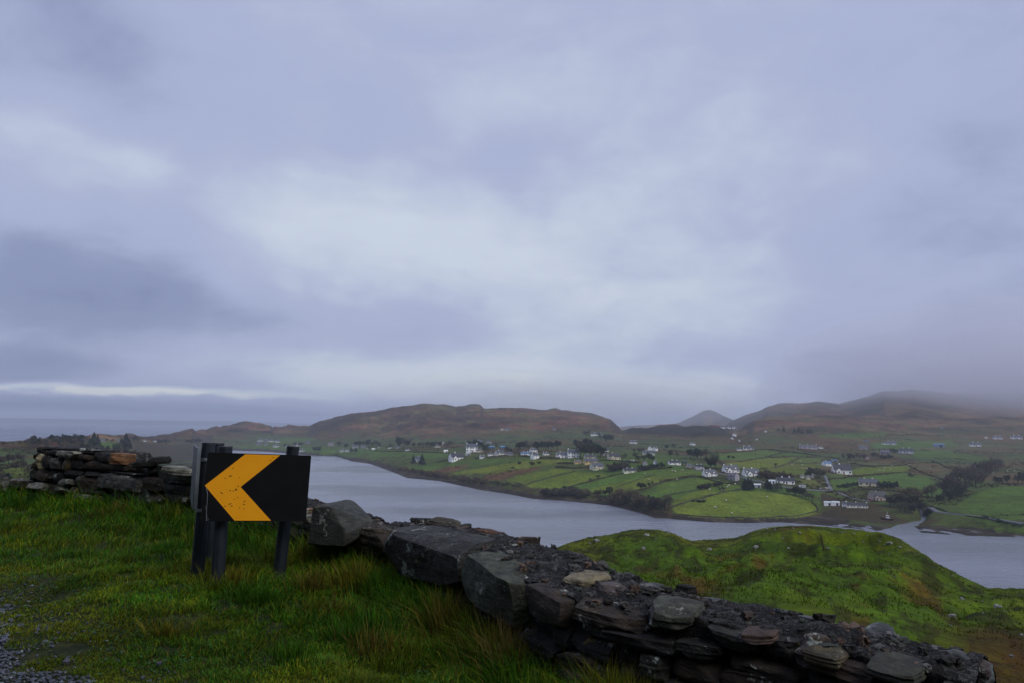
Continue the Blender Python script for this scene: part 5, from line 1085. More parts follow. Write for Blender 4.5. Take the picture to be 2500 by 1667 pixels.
HOUSES = [
 (1735, 1162, 36, 'dormer', WH, SL, 28, 'white storey-and-a-half house whose wide gable faces right, left of the white trio'),
 (1787, 1153, 41, 'dormer', WH, SL, 24, 'largest white house of the trio, with tall chimney and red-based porch, at the back'),
 (1793, 1172, 28, 'two_storey', GR, SLP, -38, 'grey-white two-storey farmhouse standing in front of the white trio'),
 (1837, 1162, 42, 'dormer', WH, SL, 24, 'white house with red windows and chimney, rightmost of the trio'),
 (1684, 1141, 18, 'cottage', PK, SL, 62, 'small pinkish gable house beside the long dark-roofed bungalow'),
 (1708, 1143, 24, 'bungalow', WH, SD, 6, 'long dark-roofed bungalow in front of the big dark tree'), (1648, 1134, 31, 'bungalow', WH, SD, 18, 'white bungalow with brown-black roof left of the dark green barn'),
 (1538, 1154, 33, 'bungalow', (.74, .73, .62), SD, 16, 'low cream-white bungalow with three chimneys standing alone above the shore fields'), (1500, 1122, 33, 'gabled', CR, SD, 20, 'cream house with dark roof and three white chimneys, right of the tall trees'),
 (1588, 1099, 11, 'two_storey', WH, SLP, 78, 'tall white two-storey gable house, left one of the pair on the rise'), (1601, 1100, 13, 'two_storey', WH, SL, 60, 'white gable house on the rise, right one of the pair'), (1585, 1110, 30, 'bungalow', (.7, .7, .6), SL, 8, 'long pale bungalow below the pair of tall gable houses'),
 (1692, 1086, 14, 'gabled', WH, SL, 40, 'white house tucked under dark trees below the wooded hill'), (1547, 1082, 20, 'bungalow', WH, SL, 4, 'white bungalow before a dark conifer block left of the wooded hill'),
 (1807, 1099, 13, 'tiny', WH, SL, 15, 'small white outbuilding beside the white cottage on the upper green field'), (1829, 1098, 24, 'cottage', WH, SL, 10, 'white cottage with two chimneys on the upper green field'),
 (1849, 1073, 6, 'tiny', WH, SL, 10, 'tiny white house on the rough slope above the white cottage'), (1870, 1054, 6, 'tiny', WH, SL, 50, 'tiny white gable near the foot of the right-hand mountain'),
 (1765, 1045, 12, 'tiny', WH, SL, 5, 'leftmost misty white house of the row in the pass'), (1779, 1045, 12, 'tiny', WH, SL, 5, 'middle misty white house of the row in the pass'), (1794, 1045, 14, 'tiny', WH, SL, 5, 'rightmost misty white house of the row in the pass'),
 (1794, 1064, 9, 'two_storey', WH, SL, 70, 'upright white gable house just below the pass'), (1788, 1071, 7, 'tiny', WH, SL, 40, 'tiny white house down-left of the upright gable below the pass'), (1806, 1077, 4, 'tiny', WH, SL, 80, 'very small white gable below the pass, right of the others'),
 (1601, 1136, 10, 'gabled', WH, SL, 62, 'small white gable among trees left of the white bungalow'), (1575, 1135, 12, 'tiny', GR, SLP, 20, 'small grey house behind the hedge right of the parked vehicles'),
 (1851, 1190, 17, 'shed', GR, (.55, .58, .62), 8, 'open shed with a flat white roof between dark conifers'), (1672, 1131, 13, 'shed', (.03, .06, .05), (.05, .07, .07), 40, 'dark green barn behind the white bungalow'),
 (1922, 1181, 42, 'bungalow', WH, SD, 6, 'white bungalow with dark roof and conservatory right of the conifers'), (1887, 1180, 16, 'shed', WH, (.5, .55, .6), 5, 'low flat-roofed white annex left of the dark-roofed bungalow'),
 (1976, 1095, 40, 'long', (.62, .62, .66), SLP, 4, 'long white farmhouse with end chimneys high on the right slope'), (1989, 1095, 12, 'gabled', WH, SL, 66, 'white gable projecting from the middle of the high long farmhouse'), (2005, 1094, 11, 'tiny', WH, SL, 30, 'little white outhouse at the right of the high long farmhouse'),
 (2022, 1137, 24, 'gabled', WH, BLU, 35, 'white house with bluish roof at the top of the lane'), (2039, 1127, 15, 'shed', (.25, .32, .38), BLU, 3, 'blue-grey shed behind the bluish-roofed house'),
 (2062, 1157, 45, 'gabled', WH, SD, 12, 'white many-gabled bungalow on the green slope right of the lane'), (2126, 1186, 47, 'bungalow', CR, SL, 10, 'cream bungalow with a white window gable behind a dark hedge'), (2150, 1221, 43, 'gabled', (.40, .33, .30), SD, 26, 'dark-roofed stone house with pinkish gable beside the red car'),
 (2024, 1234, 18, 'shed', WH, (.45, .5, .52), 3, 'left one of the two white farm sheds near the marsh'), (2043, 1234, 18, 'shed', WH, (.5, .54, .56), 3, 'right one of the two white farm sheds near the marsh, with dark doorway'), (2096, 1239, 48, 'long', (.72, .71, .62), SD, 10, 'long white cottage with black roof and yellow gable near the marsh'), (2066, 1236, 15, 'tiny', WH, SL, 5, 'small white lean-to at the left end of the black-roofed long cottage'),
 (2110, 1096, 22, 'cottage', GR, SL, 20, 'grey house among trees above the orange-brown cottage'), (2117, 1080, 12, 'tiny', (.2, .2, .26), SL, 5, 'dim blue-grey house high above the tree belt'), (2160, 1084, 9, 'tiny', WH, SL, 10, 'small white outhouse left of the hazy long bungalow'), (2178, 1085, 24, 'bungalow', (.6, .6, .64), SL, 4, 'hazy long bungalow high on the right slope'),
 (1960, 1167, 9, 'tiny', CR, SL, 40, 'small cream gable below the brown thicket'), (1974, 1170, 8, 'tiny', CR, SL, 20, 'small cream shed right of the small cream gable'), (1984, 1165, 7, 'tiny', GR, SL, 20, 'half-hidden grey hut under the trees by the lane'), (1983, 1149, 10, 'cottage', GR, GR, 60, 'grey slated gable among trees west of the lane'),
 (2118, 1121, 12, 'cottage', (.33, .19, .13), SLP, 40, 'orange-brown walled cottage in the tree belt'), (2217, 1106, 32, 'bungalow', (.6, .6, .68), SD, 4, 'lilac-white bungalow with paired chimneys on the far right slope'), (2386, 1089, 25, 'bungalow', WH, SL, 4, 'white bungalow above the dark gorge'), (2440, 1071, 20, 'bungalow', WH, SL, 3, 'misty white bungalow at upper right, left one of two'),
 (2486, 1071, 26, 'bungalow', WH, SL, 3, 'misty white bungalow at the right edge of the view'), (2297, 1091, 24, 'shed', (.2, .26, .36), BLU, 2, 'low blue-grey shed on the hazy green slope'), (2409, 1069, 7, 'tiny', WH, SL, 60, 'tiny white gable left of the misty bungalows'), (2302, 1046, 9, 'tiny', GR, SL, 3, 'faint grey house highest on the misty slope'), (2164, 1108, 20, 'tiny', (.2, .2, .27), SLP, 3, 'dim violet-roofed house behind the round dark bush'),
 (1219, 1112, 27, 'gabled', (.68, .68, .58), SL, 32, 'big cream gabled house at the left end of the village row'), (1197, 1112, 13, 'tiny', WH, SL, 20, 'white annex touching the left of the big cream gabled house'), (1178, 1118, 16, 'cottage', WH, SL, 30, 'small white gable house left of the big cream one'), (1243, 1111, 17, 'tiny', GR, SL, 10, 'low grey garage right of the big cream gabled house'),
 (1306, 1120, 22, 'two_storey', WH, SL, 42, 'tall white two-storey house with end chimneys in the village row'), (1283, 1111, 23, 'bungalow', WH, BLU, 4, 'low bungalow with blue roof beside the tall two-storey house'), (1302, 1103, 20, 'gabled', WH, SL, 30, 'white house with two chimneys behind the tall two-storey house'),
 (1333, 1110, 16, 'cottage', WH, SL, 30, 'small white cottage behind the clipped dark hedge'), (1371, 1117, 27, 'gabled', WH, SL, 10, 'white house with brown-sided gable right of the clipped hedge'), (1400, 1117, 29, 'two_storey', WH, SL, 8, 'white slated house at the foot of the tall dark trees'), (1402, 1104, 12, 'tiny', WH, SL, 40, 'small white chimneyed house behind the slated one'),
 (1411, 1131, 20, 'cottage', YL, SLP, 28, 'smaller yellow house, left one of the yellow pair'), (1443, 1132, 38, 'bungalow', YL, SL, 20, 'larger yellow house with blue-grey roof'), (1441, 1120, 31, 'bungalow', CR, SL, 18, 'cream bungalow directly behind the larger yellow house'), (1458, 1146, 35, 'gabled', (.62, .60, .46), SL, 30, 'cream house with big gable window, nearest the shore fields'),
 (1477, 1112, 13, 'shed', PK, SLP, 2, 'pink-grey gable-less shed at the edge of the tall trees'), (1480, 1102, 13, 'cottage', WH, SL, 20, 'white cottage behind the pink-grey shed'), (1451, 1063, 16, 'tiny', WH, SL, 4, 'left white house of the misty pair high on the hill'), (1466, 1063, 14, 'tiny', WH, SL, 4, 'right white house of the misty pair high on the hill'), (1353, 1049, 10, 'tiny', GR, SL, 3, 'faint pale house high on the long hill, centre'),
 (1226, 1049, 7, 'tiny', WH, SL, 60, 'tiny white gable house high on the long hill'), (1239, 1050, 12, 'tiny', GR, SL, 3, 'low pale shed just right of the tiny white gable on the hill'),
 (1113, 1124, 38, 'gabled', WH, SD, 22, 'white house with several small gables and black roof above the green field'), (1151, 1103, 30, 'two_storey', WH, SL, 4, 'long white two-storey house with twin chimneys'), (1170, 1103, 14, 'tiny', CR, SLP, 4, 'cream extension on the right of the long two-storey house'), (1022, 1125, 23, 'gabled', (.5, .52, .58), SL, -30, 'blue-grey gabled house alone near the shore between two trees'),
 (1067, 1092, 15, 'tiny', CR, SL, 20, 'small cream bungalow below the dark tree line'), (1082, 1086, 6, 'two_storey', WH, SL, 80, 'narrow white gable standing up from the tree line'), (1053, 1086, 6, 'two_storey', WH, SL, 50, 'narrow white house left of the cream bungalow by the tree line'), (1171, 1081, 15, 'gabled', GR, SL, 20, 'pale grey house on the moor edge, left one of two'), (1193, 1082, 15, 'gabled', GR, SL, 30, 'pale grey gabled house on the moor edge, right one of two'),
 (995, 1100, 11, 'tiny', WH, SL, 10, 'small white cottage at the left edge of the bright green field'), (951, 1094, 10, 'tiny', WH, SL, 60, 'white gable half hidden in dark trees above the green field'), (971, 1094, 12, 'tiny', GR, SL, 30, 'grey house half hidden in the same dark trees'), (1088, 1103, 10, 'shed', WH, WH, 3, 'small white flat shed at the top corner of the green field'),
 (1200, 1094, 15, 'shed', BLU, (.10, .25, .50), 2, 'left one of the two bright blue-roofed sheds'), (1229, 1094, 15, 'shed', BLU, (.13, .30, .52), 2, 'right one of the two bright blue-roofed sheds'), (911, 1098, 8, 'shed', WH, WH, 3, 'tiny white shed at the left end of the green field'), (925, 1093, 5, 'tiny', WH, SL, 40, 'tiny white gable just above the tiny white shed'), (1142, 1111, 12, 'shed', GR, (.3, .36, .42), 2, 'flat grey shed between the white houses'),
 (634, 1077, 13, 'tiny', WH, SL, 4, 'leftmost house of the upper white row over the bay head'), (648, 1077, 13, 'tiny', GR, SL, 4, 'second house of the upper white row over the bay head'), (661, 1078, 12, 'tiny', WH, SL, 4, 'third house of the upper white row over the bay head'), (676, 1079, 12, 'tiny', WH, SL, 10, 'rightmost house of the upper white row over the bay head'),
 (630, 1086, 14, 'tiny', GR, SL, 4, 'left grey house of the lower pair over the bay head'), (648, 1087, 12, 'tiny', GR, SL, 10, 'right grey house of the lower pair over the bay head'), (672, 1091, 15, 'gabled', WH, SL, 30, 'white gabled house nearest the bay head'), (723, 1089, 14, 'tiny', WH, SL, 20, 'white house just left of the right sign post top'), (750, 1082, 13, 'tiny', GR, SL, 10, 'grey house up behind the right corner of the sign'),
 (806, 1088, 15, 'gabled', (.5, .44, .42), SLP, 4, 'pinkish-grey house alone above the head of the bay'), (835, 1102, 14, 'tiny', WH, SL, 20, 'low white house by the water, left one of two'), (849, 1102, 13, 'tiny', WH, SL, 50, 'low white gable by the water, right one of two'), (866, 1096, 15, 'two_storey', (.55, .58, .5), SL, 4, 'pale green-grey house among the dark trees near the shore'), (884, 1094, 15, 'gabled', GR, SL, 20, 'grey gabled house right of the pale green-grey one'),
 (896, 1095, 10, 'tiny', CR, SL, 20, 'small cream gable at the end of the shore trees'), (736, 1102, 13, 'tiny', WH, SL, 4, 'low white boathouse on the water at the right of the post top'), (699, 1090, 8, 'tiny', WH, SL, 10, 'tiny white house between the bay-head gable and the sign post'),
 (249, 1077, 11, 'tiny', GR, SL, 4, 'left far white house under the small brown hills'), (289, 1077, 12, 'tiny', GR, SL, 4, 'far white house between the two dark conifers on the left'), (352, 1077, 7, 'tiny', WH, SL, 4, 'tiny white house left of the heather brow top'), (377, 1078, 8, 'tiny', WH, SL, 4, 'tiny white house above the heather brow'), (408, 1079, 9, 'tiny', (.4, .45, .6), SL, 4, 'tiny bluish house right of the dark bushes on the brow')]
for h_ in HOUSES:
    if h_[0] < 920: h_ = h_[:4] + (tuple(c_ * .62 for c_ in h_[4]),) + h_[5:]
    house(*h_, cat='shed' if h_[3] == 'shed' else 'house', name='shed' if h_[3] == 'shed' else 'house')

# ================================================================== TREES AND BUSHES
def crown(kind, seedn, nl):
    g_ = np.random.RandomState(seedn); P = []
    if kind == 'conifer':
        u = g_.uniform(0, 1, nl) ** .7; rad = (1 - u) * .26 * (.75 + .5 * g_.uniform(0, 1, nl)) * (.8 + .35 * np.sin(u * 40)); a = g_.uniform(0, 6.28, nl); P = np.stack([rad * np.cos(a), rad * np.sin(a), .10 + .9 * (1 - u) * 0 + .9 * u], 1); sz = .075 * (1.1 - .6 * u)
    else:
        flat = .95 if kind == 'bush' else 1.0; nc = 16; z0 = .36 if kind == 'bush' else .60
        c = g_.normal(0, 1, (nc, 3)); c /= np.linalg.norm(c, axis=1)[:, None]; c *= g_.uniform(.25, 1, (nc, 1)); c *= np.array([.36 if kind != 'bush' else .55, .36 if kind != 'bush' else .5, .30 if kind != 'bush' else .26]); c[:, 2] += z0
        rad = g_.uniform(.10, .19, nc); k = g_.randint(0, nc, nl); d_ = g_.normal(0, 1, (nl, 3)); d_ /= np.linalg.norm(d_, axis=1)[:, None]; P = c[k] + d_ * (rad[k] * g_.uniform(.35, 1.1, nl))[:, None]; P[:, 2] = np.maximum(P[:, 2], .04); sz = np.full(nl, .042 if kind != 'bare' else .030)
    t1 = g_.normal(0, 1, (nl, 3)); t1 /= np.linalg.norm(t1, axis=1)[:, None]; t2 = np.cross(t1, g_.normal(0, 1, (nl, 3))); t2 /= np.linalg.norm(t2, axis=1)[:, None]
    w_ = 1.0 if kind != 'bare' else .35
    V = np.stack([P - t1 * sz[:, None], P + t2 * (sz * w_)[:, None], P + t1 * sz[:, None] * 1.1, P - t2 * (sz * w_)[:, None]], 1)
    return mesh_np('crown', V.reshape(-1, 3), np.arange(4 * nl).reshape(nl, 4), None, False, M_leaf)
def trunk(kind, seedn):
    g_ = np.random.RandomState(seedn); mb = MB(); top = .9 if kind == 'conifer' else .62
    if kind == 'bush':
        for k in range(5): mb.tube((g_.normal(0, .05), g_.normal(0, .05), -.1), (g_.normal(0, .2), g_.normal(0, .2), .5), .02, .006, 5)
    else:
        mb.tube((0, 0, -.1), (g_.normal(0, .02), 0, top), .028, .010, 6)
        for k in range(6 if kind == 'conifer' else 7):
            h0 = g_.uniform(.25, .55); a = g_.uniform(0, 6.28); l_ = .2 if kind == 'conifer' else .30; mb.tube((0, 0, h0), (l_ * math.cos(a), l_ * math.sin(a), h0 + (.04 if kind == 'conifer' else .28)), .013, .004, 5)
    return mb.build('trunk', M_bark)
TM = {k: [(crown(k, 50 + i + 10 * j, n_), trunk(k, 70 + i)) for i in range(3)] for j, (k, n_) in enumerate((('broad', 900), ('conifer', 800), ('bare', 1000), ('bush', 700)))}
ORD = ['leftmost', 'second from left', 'third from left', 'fourth from left', 'fifth from left', 'sixth from left', 'seventh from left', 'eighth from left', 'ninth from left', 'tenth from left', 'eleventh from left', 'twelfth from left', 'thirteenth from left', 'fourteenth from left', 'fifteenth from left', 'sixteenth from left']
GRN = (.022, .032, .016); DGR = (.012, .019, .013); BRN = (.045, .032, .020); OLV = (.038, .042, .016); RED = (.055, .030, .020)
ntree = [0]
def trees(desc, kind, pts, color, group, rmin=150, cat='tree'):
    pts = sorted(pts)
    for i, (x, y, hpx) in enumerate(pts):
        ntree[0] += 1; p = hit(x, y, rmin); h_ = hpx * (1.3 if kind in ('bush', 'bare') else 1.15) / F * p[1]; kd = 'bare' if kind == 'broad' and random.random() < .45 else kind; c_, t_ = TM[kd][ntree[0] % 3]; color_ = color if kd == kind else tuple(a_ * .6 + b_ * .4 for a_, b_ in zip(color, (.050, .040, .030)))
        lb = (f'{ORD[i]} of the {desc}' if len(pts) > 2 else (f'{("left", "right")[i]} one of the two {desc}' if len(pts) == 2 else desc))
        nm = 'bush' if kind == 'bush' else ('conifer_tree' if kind == 'conifer' else 'tree')
        o = empty(nm, (p[0], p[1], p[2] - .1), lb, 'bush' if kind == 'bush' else 'tree', group, random.uniform(0, 6.28)); w_ = random.uniform(.85, 1.25) * (1.15 if kind == 'bush' else 1)
        o.scale = (h_ * w_, h_ * w_, h_); k9 = random.uniform(1.3, 2.6); cc = tuple(v_ * k9 * random.uniform(.92, 1.08) for v_ in color_); obj('crown', c_, o, color=cc); obj('trunk', t_, o)
def row(x0, y0, x1, y1, n_, h_, jx=3, jy=1.5):
    return [(x0 + (x1 - x0) * (i + .5) / n_ + random.uniform(-jx, jx), y0 + (y1 - y0) * (i + .5) / n_ + random.uniform(-jy, jy), h_ * random.uniform(.75, 1.25)) for i in range(n_)]
SG = 'bushes along the far shoreline'; VG = 'trees among the village houses'; LG = 'trees on the left headland'; RG = 'trees in the gorge and on the right slopes'
trees('dark conifers standing on the wooded left headland crest', 'broad', row(122, 1078, 205, 1076, 12, 15, 2, 2), DGR, LG)
trees('lower trees filling the slope of the wooded left headland', 'broad', row(66, 1086, 200, 1090, 14, 17, 3, 3), (.026, .026, .022), LG); trees('second rank of trees on the left headland slope', 'broad', row(130, 1098, 240, 1098, 8, 17, 3, 3), (.026, .026, .022), LG)
trees('spiky dark conifers left of the green headland field', 'conifer', [(227, 1090, 30), (236, 1092, 27)], DGR, LG); trees('spiky conifers in the middle of the headland fields', 'conifer', [(294, 1096, 24), (305, 1096, 33), (313, 1096, 22)], DGR, LG)
trees('broad dark trees below the spiky conifers', 'broad', [(284, 1103, 22), (292, 1102, 16), (250, 1100, 14), (262, 1102, 14)], GRN, LG); trees('clipped dark trees by the far left houses', 'broad', row(258, 1078, 280, 1078, 3, 8) + row(322, 1077, 342, 1076, 3, 10), DGR, LG)
trees('dark bushes along the top of the heather brow', 'bush', row(387, 1080, 408, 1081, 3, 10) + row(456, 1079, 488, 1079, 4, 9), DGR, LG)
trees('murky trees at the far left edge beyond the wall', 'broad', row(0, 1135, 60, 1128, 5, 22) + [(38, 1150, 26), (52, 1148, 26)], (.03, .028, .02), LG); trees('dark bush at the left edge just beyond the wall', 'bush', [(4, 1182, 30)], DGR, LG, 60); trees('reddish shrubs on the left skyline', 'bush', row(0, 1082, 110, 1080, 8, 8), RED, LG)
trees('dark trees by the bay-head houses', 'broad', row(690, 1092, 735, 1090, 4, 11) + row(764, 1104, 784, 1104, 2, 16), GRN, VG); trees('round dark trees near the pinkish-grey house', 'broad', [(828, 1092, 15), (845, 1094, 12), (873, 1094, 18), (884, 1090, 15), (900, 1098, 12), (857, 1106, 13), (868, 1107, 15)], GRN, VG)
trees('dark round trees left of the green field', 'broad', row(895, 1092, 928, 1092, 4, 15), DGR, VG); trees('dark trees in the block above the bright green field', 'broad', row(966, 1092, 1002, 1090, 5, 20) + row(946, 1096, 958, 1097, 2, 13), DGR, VG); trees('dark trees behind the narrow white gables', 'broad', row(1008, 1093, 1105, 1092, 10, 15), (.022, .026, .018), VG)
trees('trees guarding the blue-grey house', 'conifer', [(1009, 1132, 20), (1030, 1135, 24)], DGR, VG); trees('dark trees left of the blue-roofed sheds', 'broad', row(1143, 1094, 1175, 1094, 5, 16), DGR, VG); trees('dark bushes around the blue-roofed sheds', 'broad', row(1185, 1106, 1195, 1108, 2, 18) + [(1237, 1106, 20), (1246, 1108, 14), (1212, 1092, 10)], DGR, VG)
trees('dark trees in the long belt behind the village', 'broad', row(1265, 1098, 1362, 1097, 12, 18), DGR, VG); trees('tall dark trees in the village grove', 'broad', row(1404, 1098, 1458, 1102, 7, 24) + row(1410, 1116, 1470, 1118, 6, 30), (.016, .024, .016), VG); trees('hill trees left of the wooded hill', 'broad', row(1420, 1062, 1440, 1063, 3, 14) + row(1468, 1076, 1495, 1078, 5, 16), DGR, VG)
trees('trees behind the cream triple-chimney house', 'broad', row(1510, 1116, 1530, 1116, 2, 10) + row(1546, 1104, 1570, 1108, 3, 14), GRN, VG); trees('trees beside the parked vehicles', 'broad', row(1545, 1122, 1600, 1126, 6, 16), GRN, VG); trees('dark thicket trees above the lone cream bungalow', 'bush', row(1488, 1150, 1535, 1142, 7, 18), (.030, .028, .020), VG)
trees('dark rounded bushes right of the lone bungalow', 'bush', row(1560, 1148, 1615, 1140, 6, 13), DGR, VG); trees('dark upright trees between the pale bungalow and the farm', 'broad', [(1637, 1114, 16), (1654, 1116, 14), (1645, 1094, 12), (1628, 1096, 11)], GRN, VG); trees('tall dark trees behind the pink gable', 'broad', row(1682, 1118, 1726, 1120, 5, 22), DGR, VG)
trees('massive dark tree behind the white trio', 'broad', [(1748, 1146, 40)], DGR, VG); trees('low trees right of the massive dark tree', 'broad', [(1735, 1144, 26), (1766, 1140, 12), (1780, 1120, 9), (1790, 1120, 8)], DGR, VG); trees('dark conifers around the white-roofed shed', 'conifer', [(1819, 1194, 22), (1827, 1196, 26), (1834, 1194, 22), (1874, 1192, 20), (1881, 1194, 18)], DGR, VG)
trees('dark garden trees in front of the conservatory bungalow', 'broad', row(1893, 1198, 1912, 1198, 3, 17), DGR, VG); trees('wind-shaped trees lining the domed field', 'broad', row(1920, 1204, 1985, 1222, 9, 19, 2, 2), (.020, .026, .016), VG); trees('brown thicket bushes above the conservatory bungalow', 'bush', row(1862, 1166, 1936, 1168, 9, 18), BRN, VG)
trees('dark trees at the top of the lane', 'broad', row(1970, 1162, 2014, 1166, 7, 20, 2, 4), GRN, VG); trees('dark hedge bushes around the cream bungalow', 'bush', row(2046, 1192, 2100, 1184, 6, 10) + row(2152, 1188, 2190, 1190, 4, 16), DGR, RG); trees('reddish trees of the belt on the right slope', 'broad', row(2058, 1122, 2112, 1122, 6, 14) + row(2130, 1118, 2150, 1118, 2, 12), (.032, .026, .022), RG)
trees('round bushes by the dim violet-roofed house', 'bush', [(2160, 1120, 13), (2172, 1118, 12), (2182, 1104, 12)], DGR, RG); trees('conifers in the high misty row', 'conifer', [(1914, 1054, 13), (1900, 1052, 8), (1940, 1056, 12), (1950, 1056, 14), (1958, 1058, 9), (1973, 1058, 12), (1980, 1058, 11), (1988, 1054, 6)], GRN, RG)
trees('dark trees right of the pinkish-gabled house', 'broad', row(2172, 1238, 2245, 1240, 9, 27, 3, 4), (.020, .024, .015), RG); trees('dark trees around the burn mouth', 'broad', row(2196, 1250, 2246, 1250, 6, 22, 3, 3), (.018, .020, .013), RG); trees('brown trees above the burn', 'bare', row(2210, 1218, 2280, 1218, 8, 24, 3, 5), BRN, RG)
trees('bare trees packed in the dark gorge', 'bare', row(2306, 1212, 2410, 1178, 15, 34, 5, 7), (.032, .026, .022), RG); trees('upper trees of the gorge', 'bare', row(2316, 1184, 2450, 1148, 15, 26, 5, 6), (.034, .028, .026), RG); trees('dark trees on the crest of the right-hand field', 'broad', [(2430, 1181, 16), (2438, 1181, 18), (2446, 1180, 12), (2460, 1180, 20), (2486, 1182, 26), (2497, 1182, 30), (2508, 1182, 30)], (.02, .022, .016), RG)
trees('dark trees down in the gorge below the field edge', 'broad', row(2290, 1232, 2350, 1212, 6, 22, 3, 2), DGR, RG); trees('bushes along the field edge near the far right road', 'bush', row(2400, 1262, 2500, 1288, 6, 9), GRN, RG)
trees('low brown shore bushes below the left green fields', 'bush', row(960, 1146, 1080, 1160, 14, 9), BRN, SG); trees('brown shore bushes below the yellow field', 'bush', row(1030, 1158, 1190, 1182, 16, 12), BRN, SG); trees('bushes in the rough ground above the middle shore', 'bush', row(1180, 1176, 1270, 1188, 8, 8), OLV, SG)
trees('dark bushes in the thicket below the tilted fields', 'bush', row(1325, 1206, 1428, 1212, 12, 19, 4, 3), (.028, .026, .018), SG); trees('rounded trees just right of that thicket', 'broad', row(1452, 1212, 1492, 1212, 4, 20, 2, 2), OLV, SG); trees('leafless bushes in the big shoreline thicket', 'bare', row(1498, 1222, 1580, 1234, 9, 27, 3, 4), BRN, SG)
trees('dark lower bushes of the big shoreline thicket', 'bush', row(1490, 1226, 1600, 1242, 9, 17, 3, 3), (.024, .022, .015), SG); trees('tall rounded trees at the right end of the shoreline thicket', 'broad', row(1590, 1242, 1638, 1244, 5, 30, 2, 2), (.03, .027, .018), SG); trees('trees on the field wall above the thicket', 'broad', [(1563, 1194, 16), (1572, 1193, 14), (1584, 1188, 11), (1592, 1186, 12), (1613, 1178, 9)], GRN, SG)
trees('rounded dark bushes in the field below the farmhouse', 'bush', row(1706, 1194, 1736, 1190, 4, 15) + row(1744, 1186, 1758, 1186, 2, 11) + [(1764, 1196, 10)], (.026, .026, .018), SG); trees('low black bushes on the domed field\'s wall', 'bush', row(1686, 1224, 1726, 1226, 4, 8), DGR, SG); trees('lone small tree on the upper yellow field', 'broad', [(1894, 1138, 8)], GRN, VG)
trees('small dark bushes dotted along the field walls', 'bush', [(1268, 1132, 8), (1299, 1135, 10), (1315, 1131, 7), (1252, 1143, 6), (1460, 1164, 6), (1442, 1172, 6), (1400, 1192, 6), (1352, 1196, 7), (1377, 1192, 8)], DGR, SG); trees('bush on the slope right of the many-gabled bungalow', 'bush', [(2224, 1162, 9)], DGR, RG)

# scrub: gorse, bramble and rushes no one could count
nsc = 200000; ia = R.randint(0, NA, nsc); ja = R.randint(0, NRr, nsc); pk = (Kf[ia, ja] > 1.0) & (Kf[ia, ja] < 3.7) & ~isnear[ia, ja] & ~isrh[ia, ja]
sn = fbm(PX[ia, ja] / 60 + 21, PY[ia, ja] / 60, 4, .6) + .5; kk = Kf[ia, ja]; thr = np.where(kk < 1.22, .46, np.where(kk < 1.9, .64, .55)); infield = Cc[ia, ja][:, 1] > .095
pk &= (sn > thr) & ((~infield) | (kk < 1.15)) & ~((QX[ia, ja] > 1630) & (kk < 1.4)) & (QX[ia, ja] > -100) & (QX[ia, ja] < 2600); ia, ja = ia[pk][:9000], ja[pk][:9000]
az_ = azs[ia] + R.uniform(-.5, .5, len(ia)) * (azs[1] - azs[0]); r_ = rs[ja] * R.uniform(.997, 1.003, len(ja)); X = r_ * np.sin(az_); Y = r_ * np.cos(az_); zz = H(az_, r_)
m_ = 8; szz = np.repeat(R.uniform(.5, 1.6, len(X)), m_); d3 = R.normal(0, 1, (len(X) * m_, 3)); P = np.stack([np.repeat(X, m_), np.repeat(Y, m_), np.repeat(zz, m_)], 1) + d3 * szz[:, None] * np.array([1.1, 1.1, .35]); P[:, 2] = np.maximum(P[:, 2], np.repeat(zz, m_)) + .2
t1 = R.normal(0, 1, P.shape); t1 /= np.linalg.norm(t1, axis=1)[:, None]; t2 = np.cross(t1, R.normal(0, 1, P.shape)); t2 /= np.linalg.norm(t2, axis=1)[:, None]; s5 = (szz * .55)[:, None]
V = np.stack([P - t1 * s5, P + t2 * s5 * .7, P + t1 * s5, P - t2 * s5 * .7], 1); cc = np.repeat(np.array([(.040, .044, .020), (.055, .036, .024), (.030, .030, .018), (.050, .055, .022)])[R.randint(0, 4, len(X))], m_, 0) * R.uniform(.6, 1.5, (len(P), 1))
t = NT('scrub_leaves'); M_scrub = t.fin(attr(t), .9, .05)
obj('scrub', mesh_np('scrub', V.reshape(-1, 3), np.arange(4 * len(P)).reshape(-1, 4), np.repeat(cc, 4, 0), False, M_scrub), label='scattered gorse, bramble and rushes over the far shore and hillside', kind='stuff')

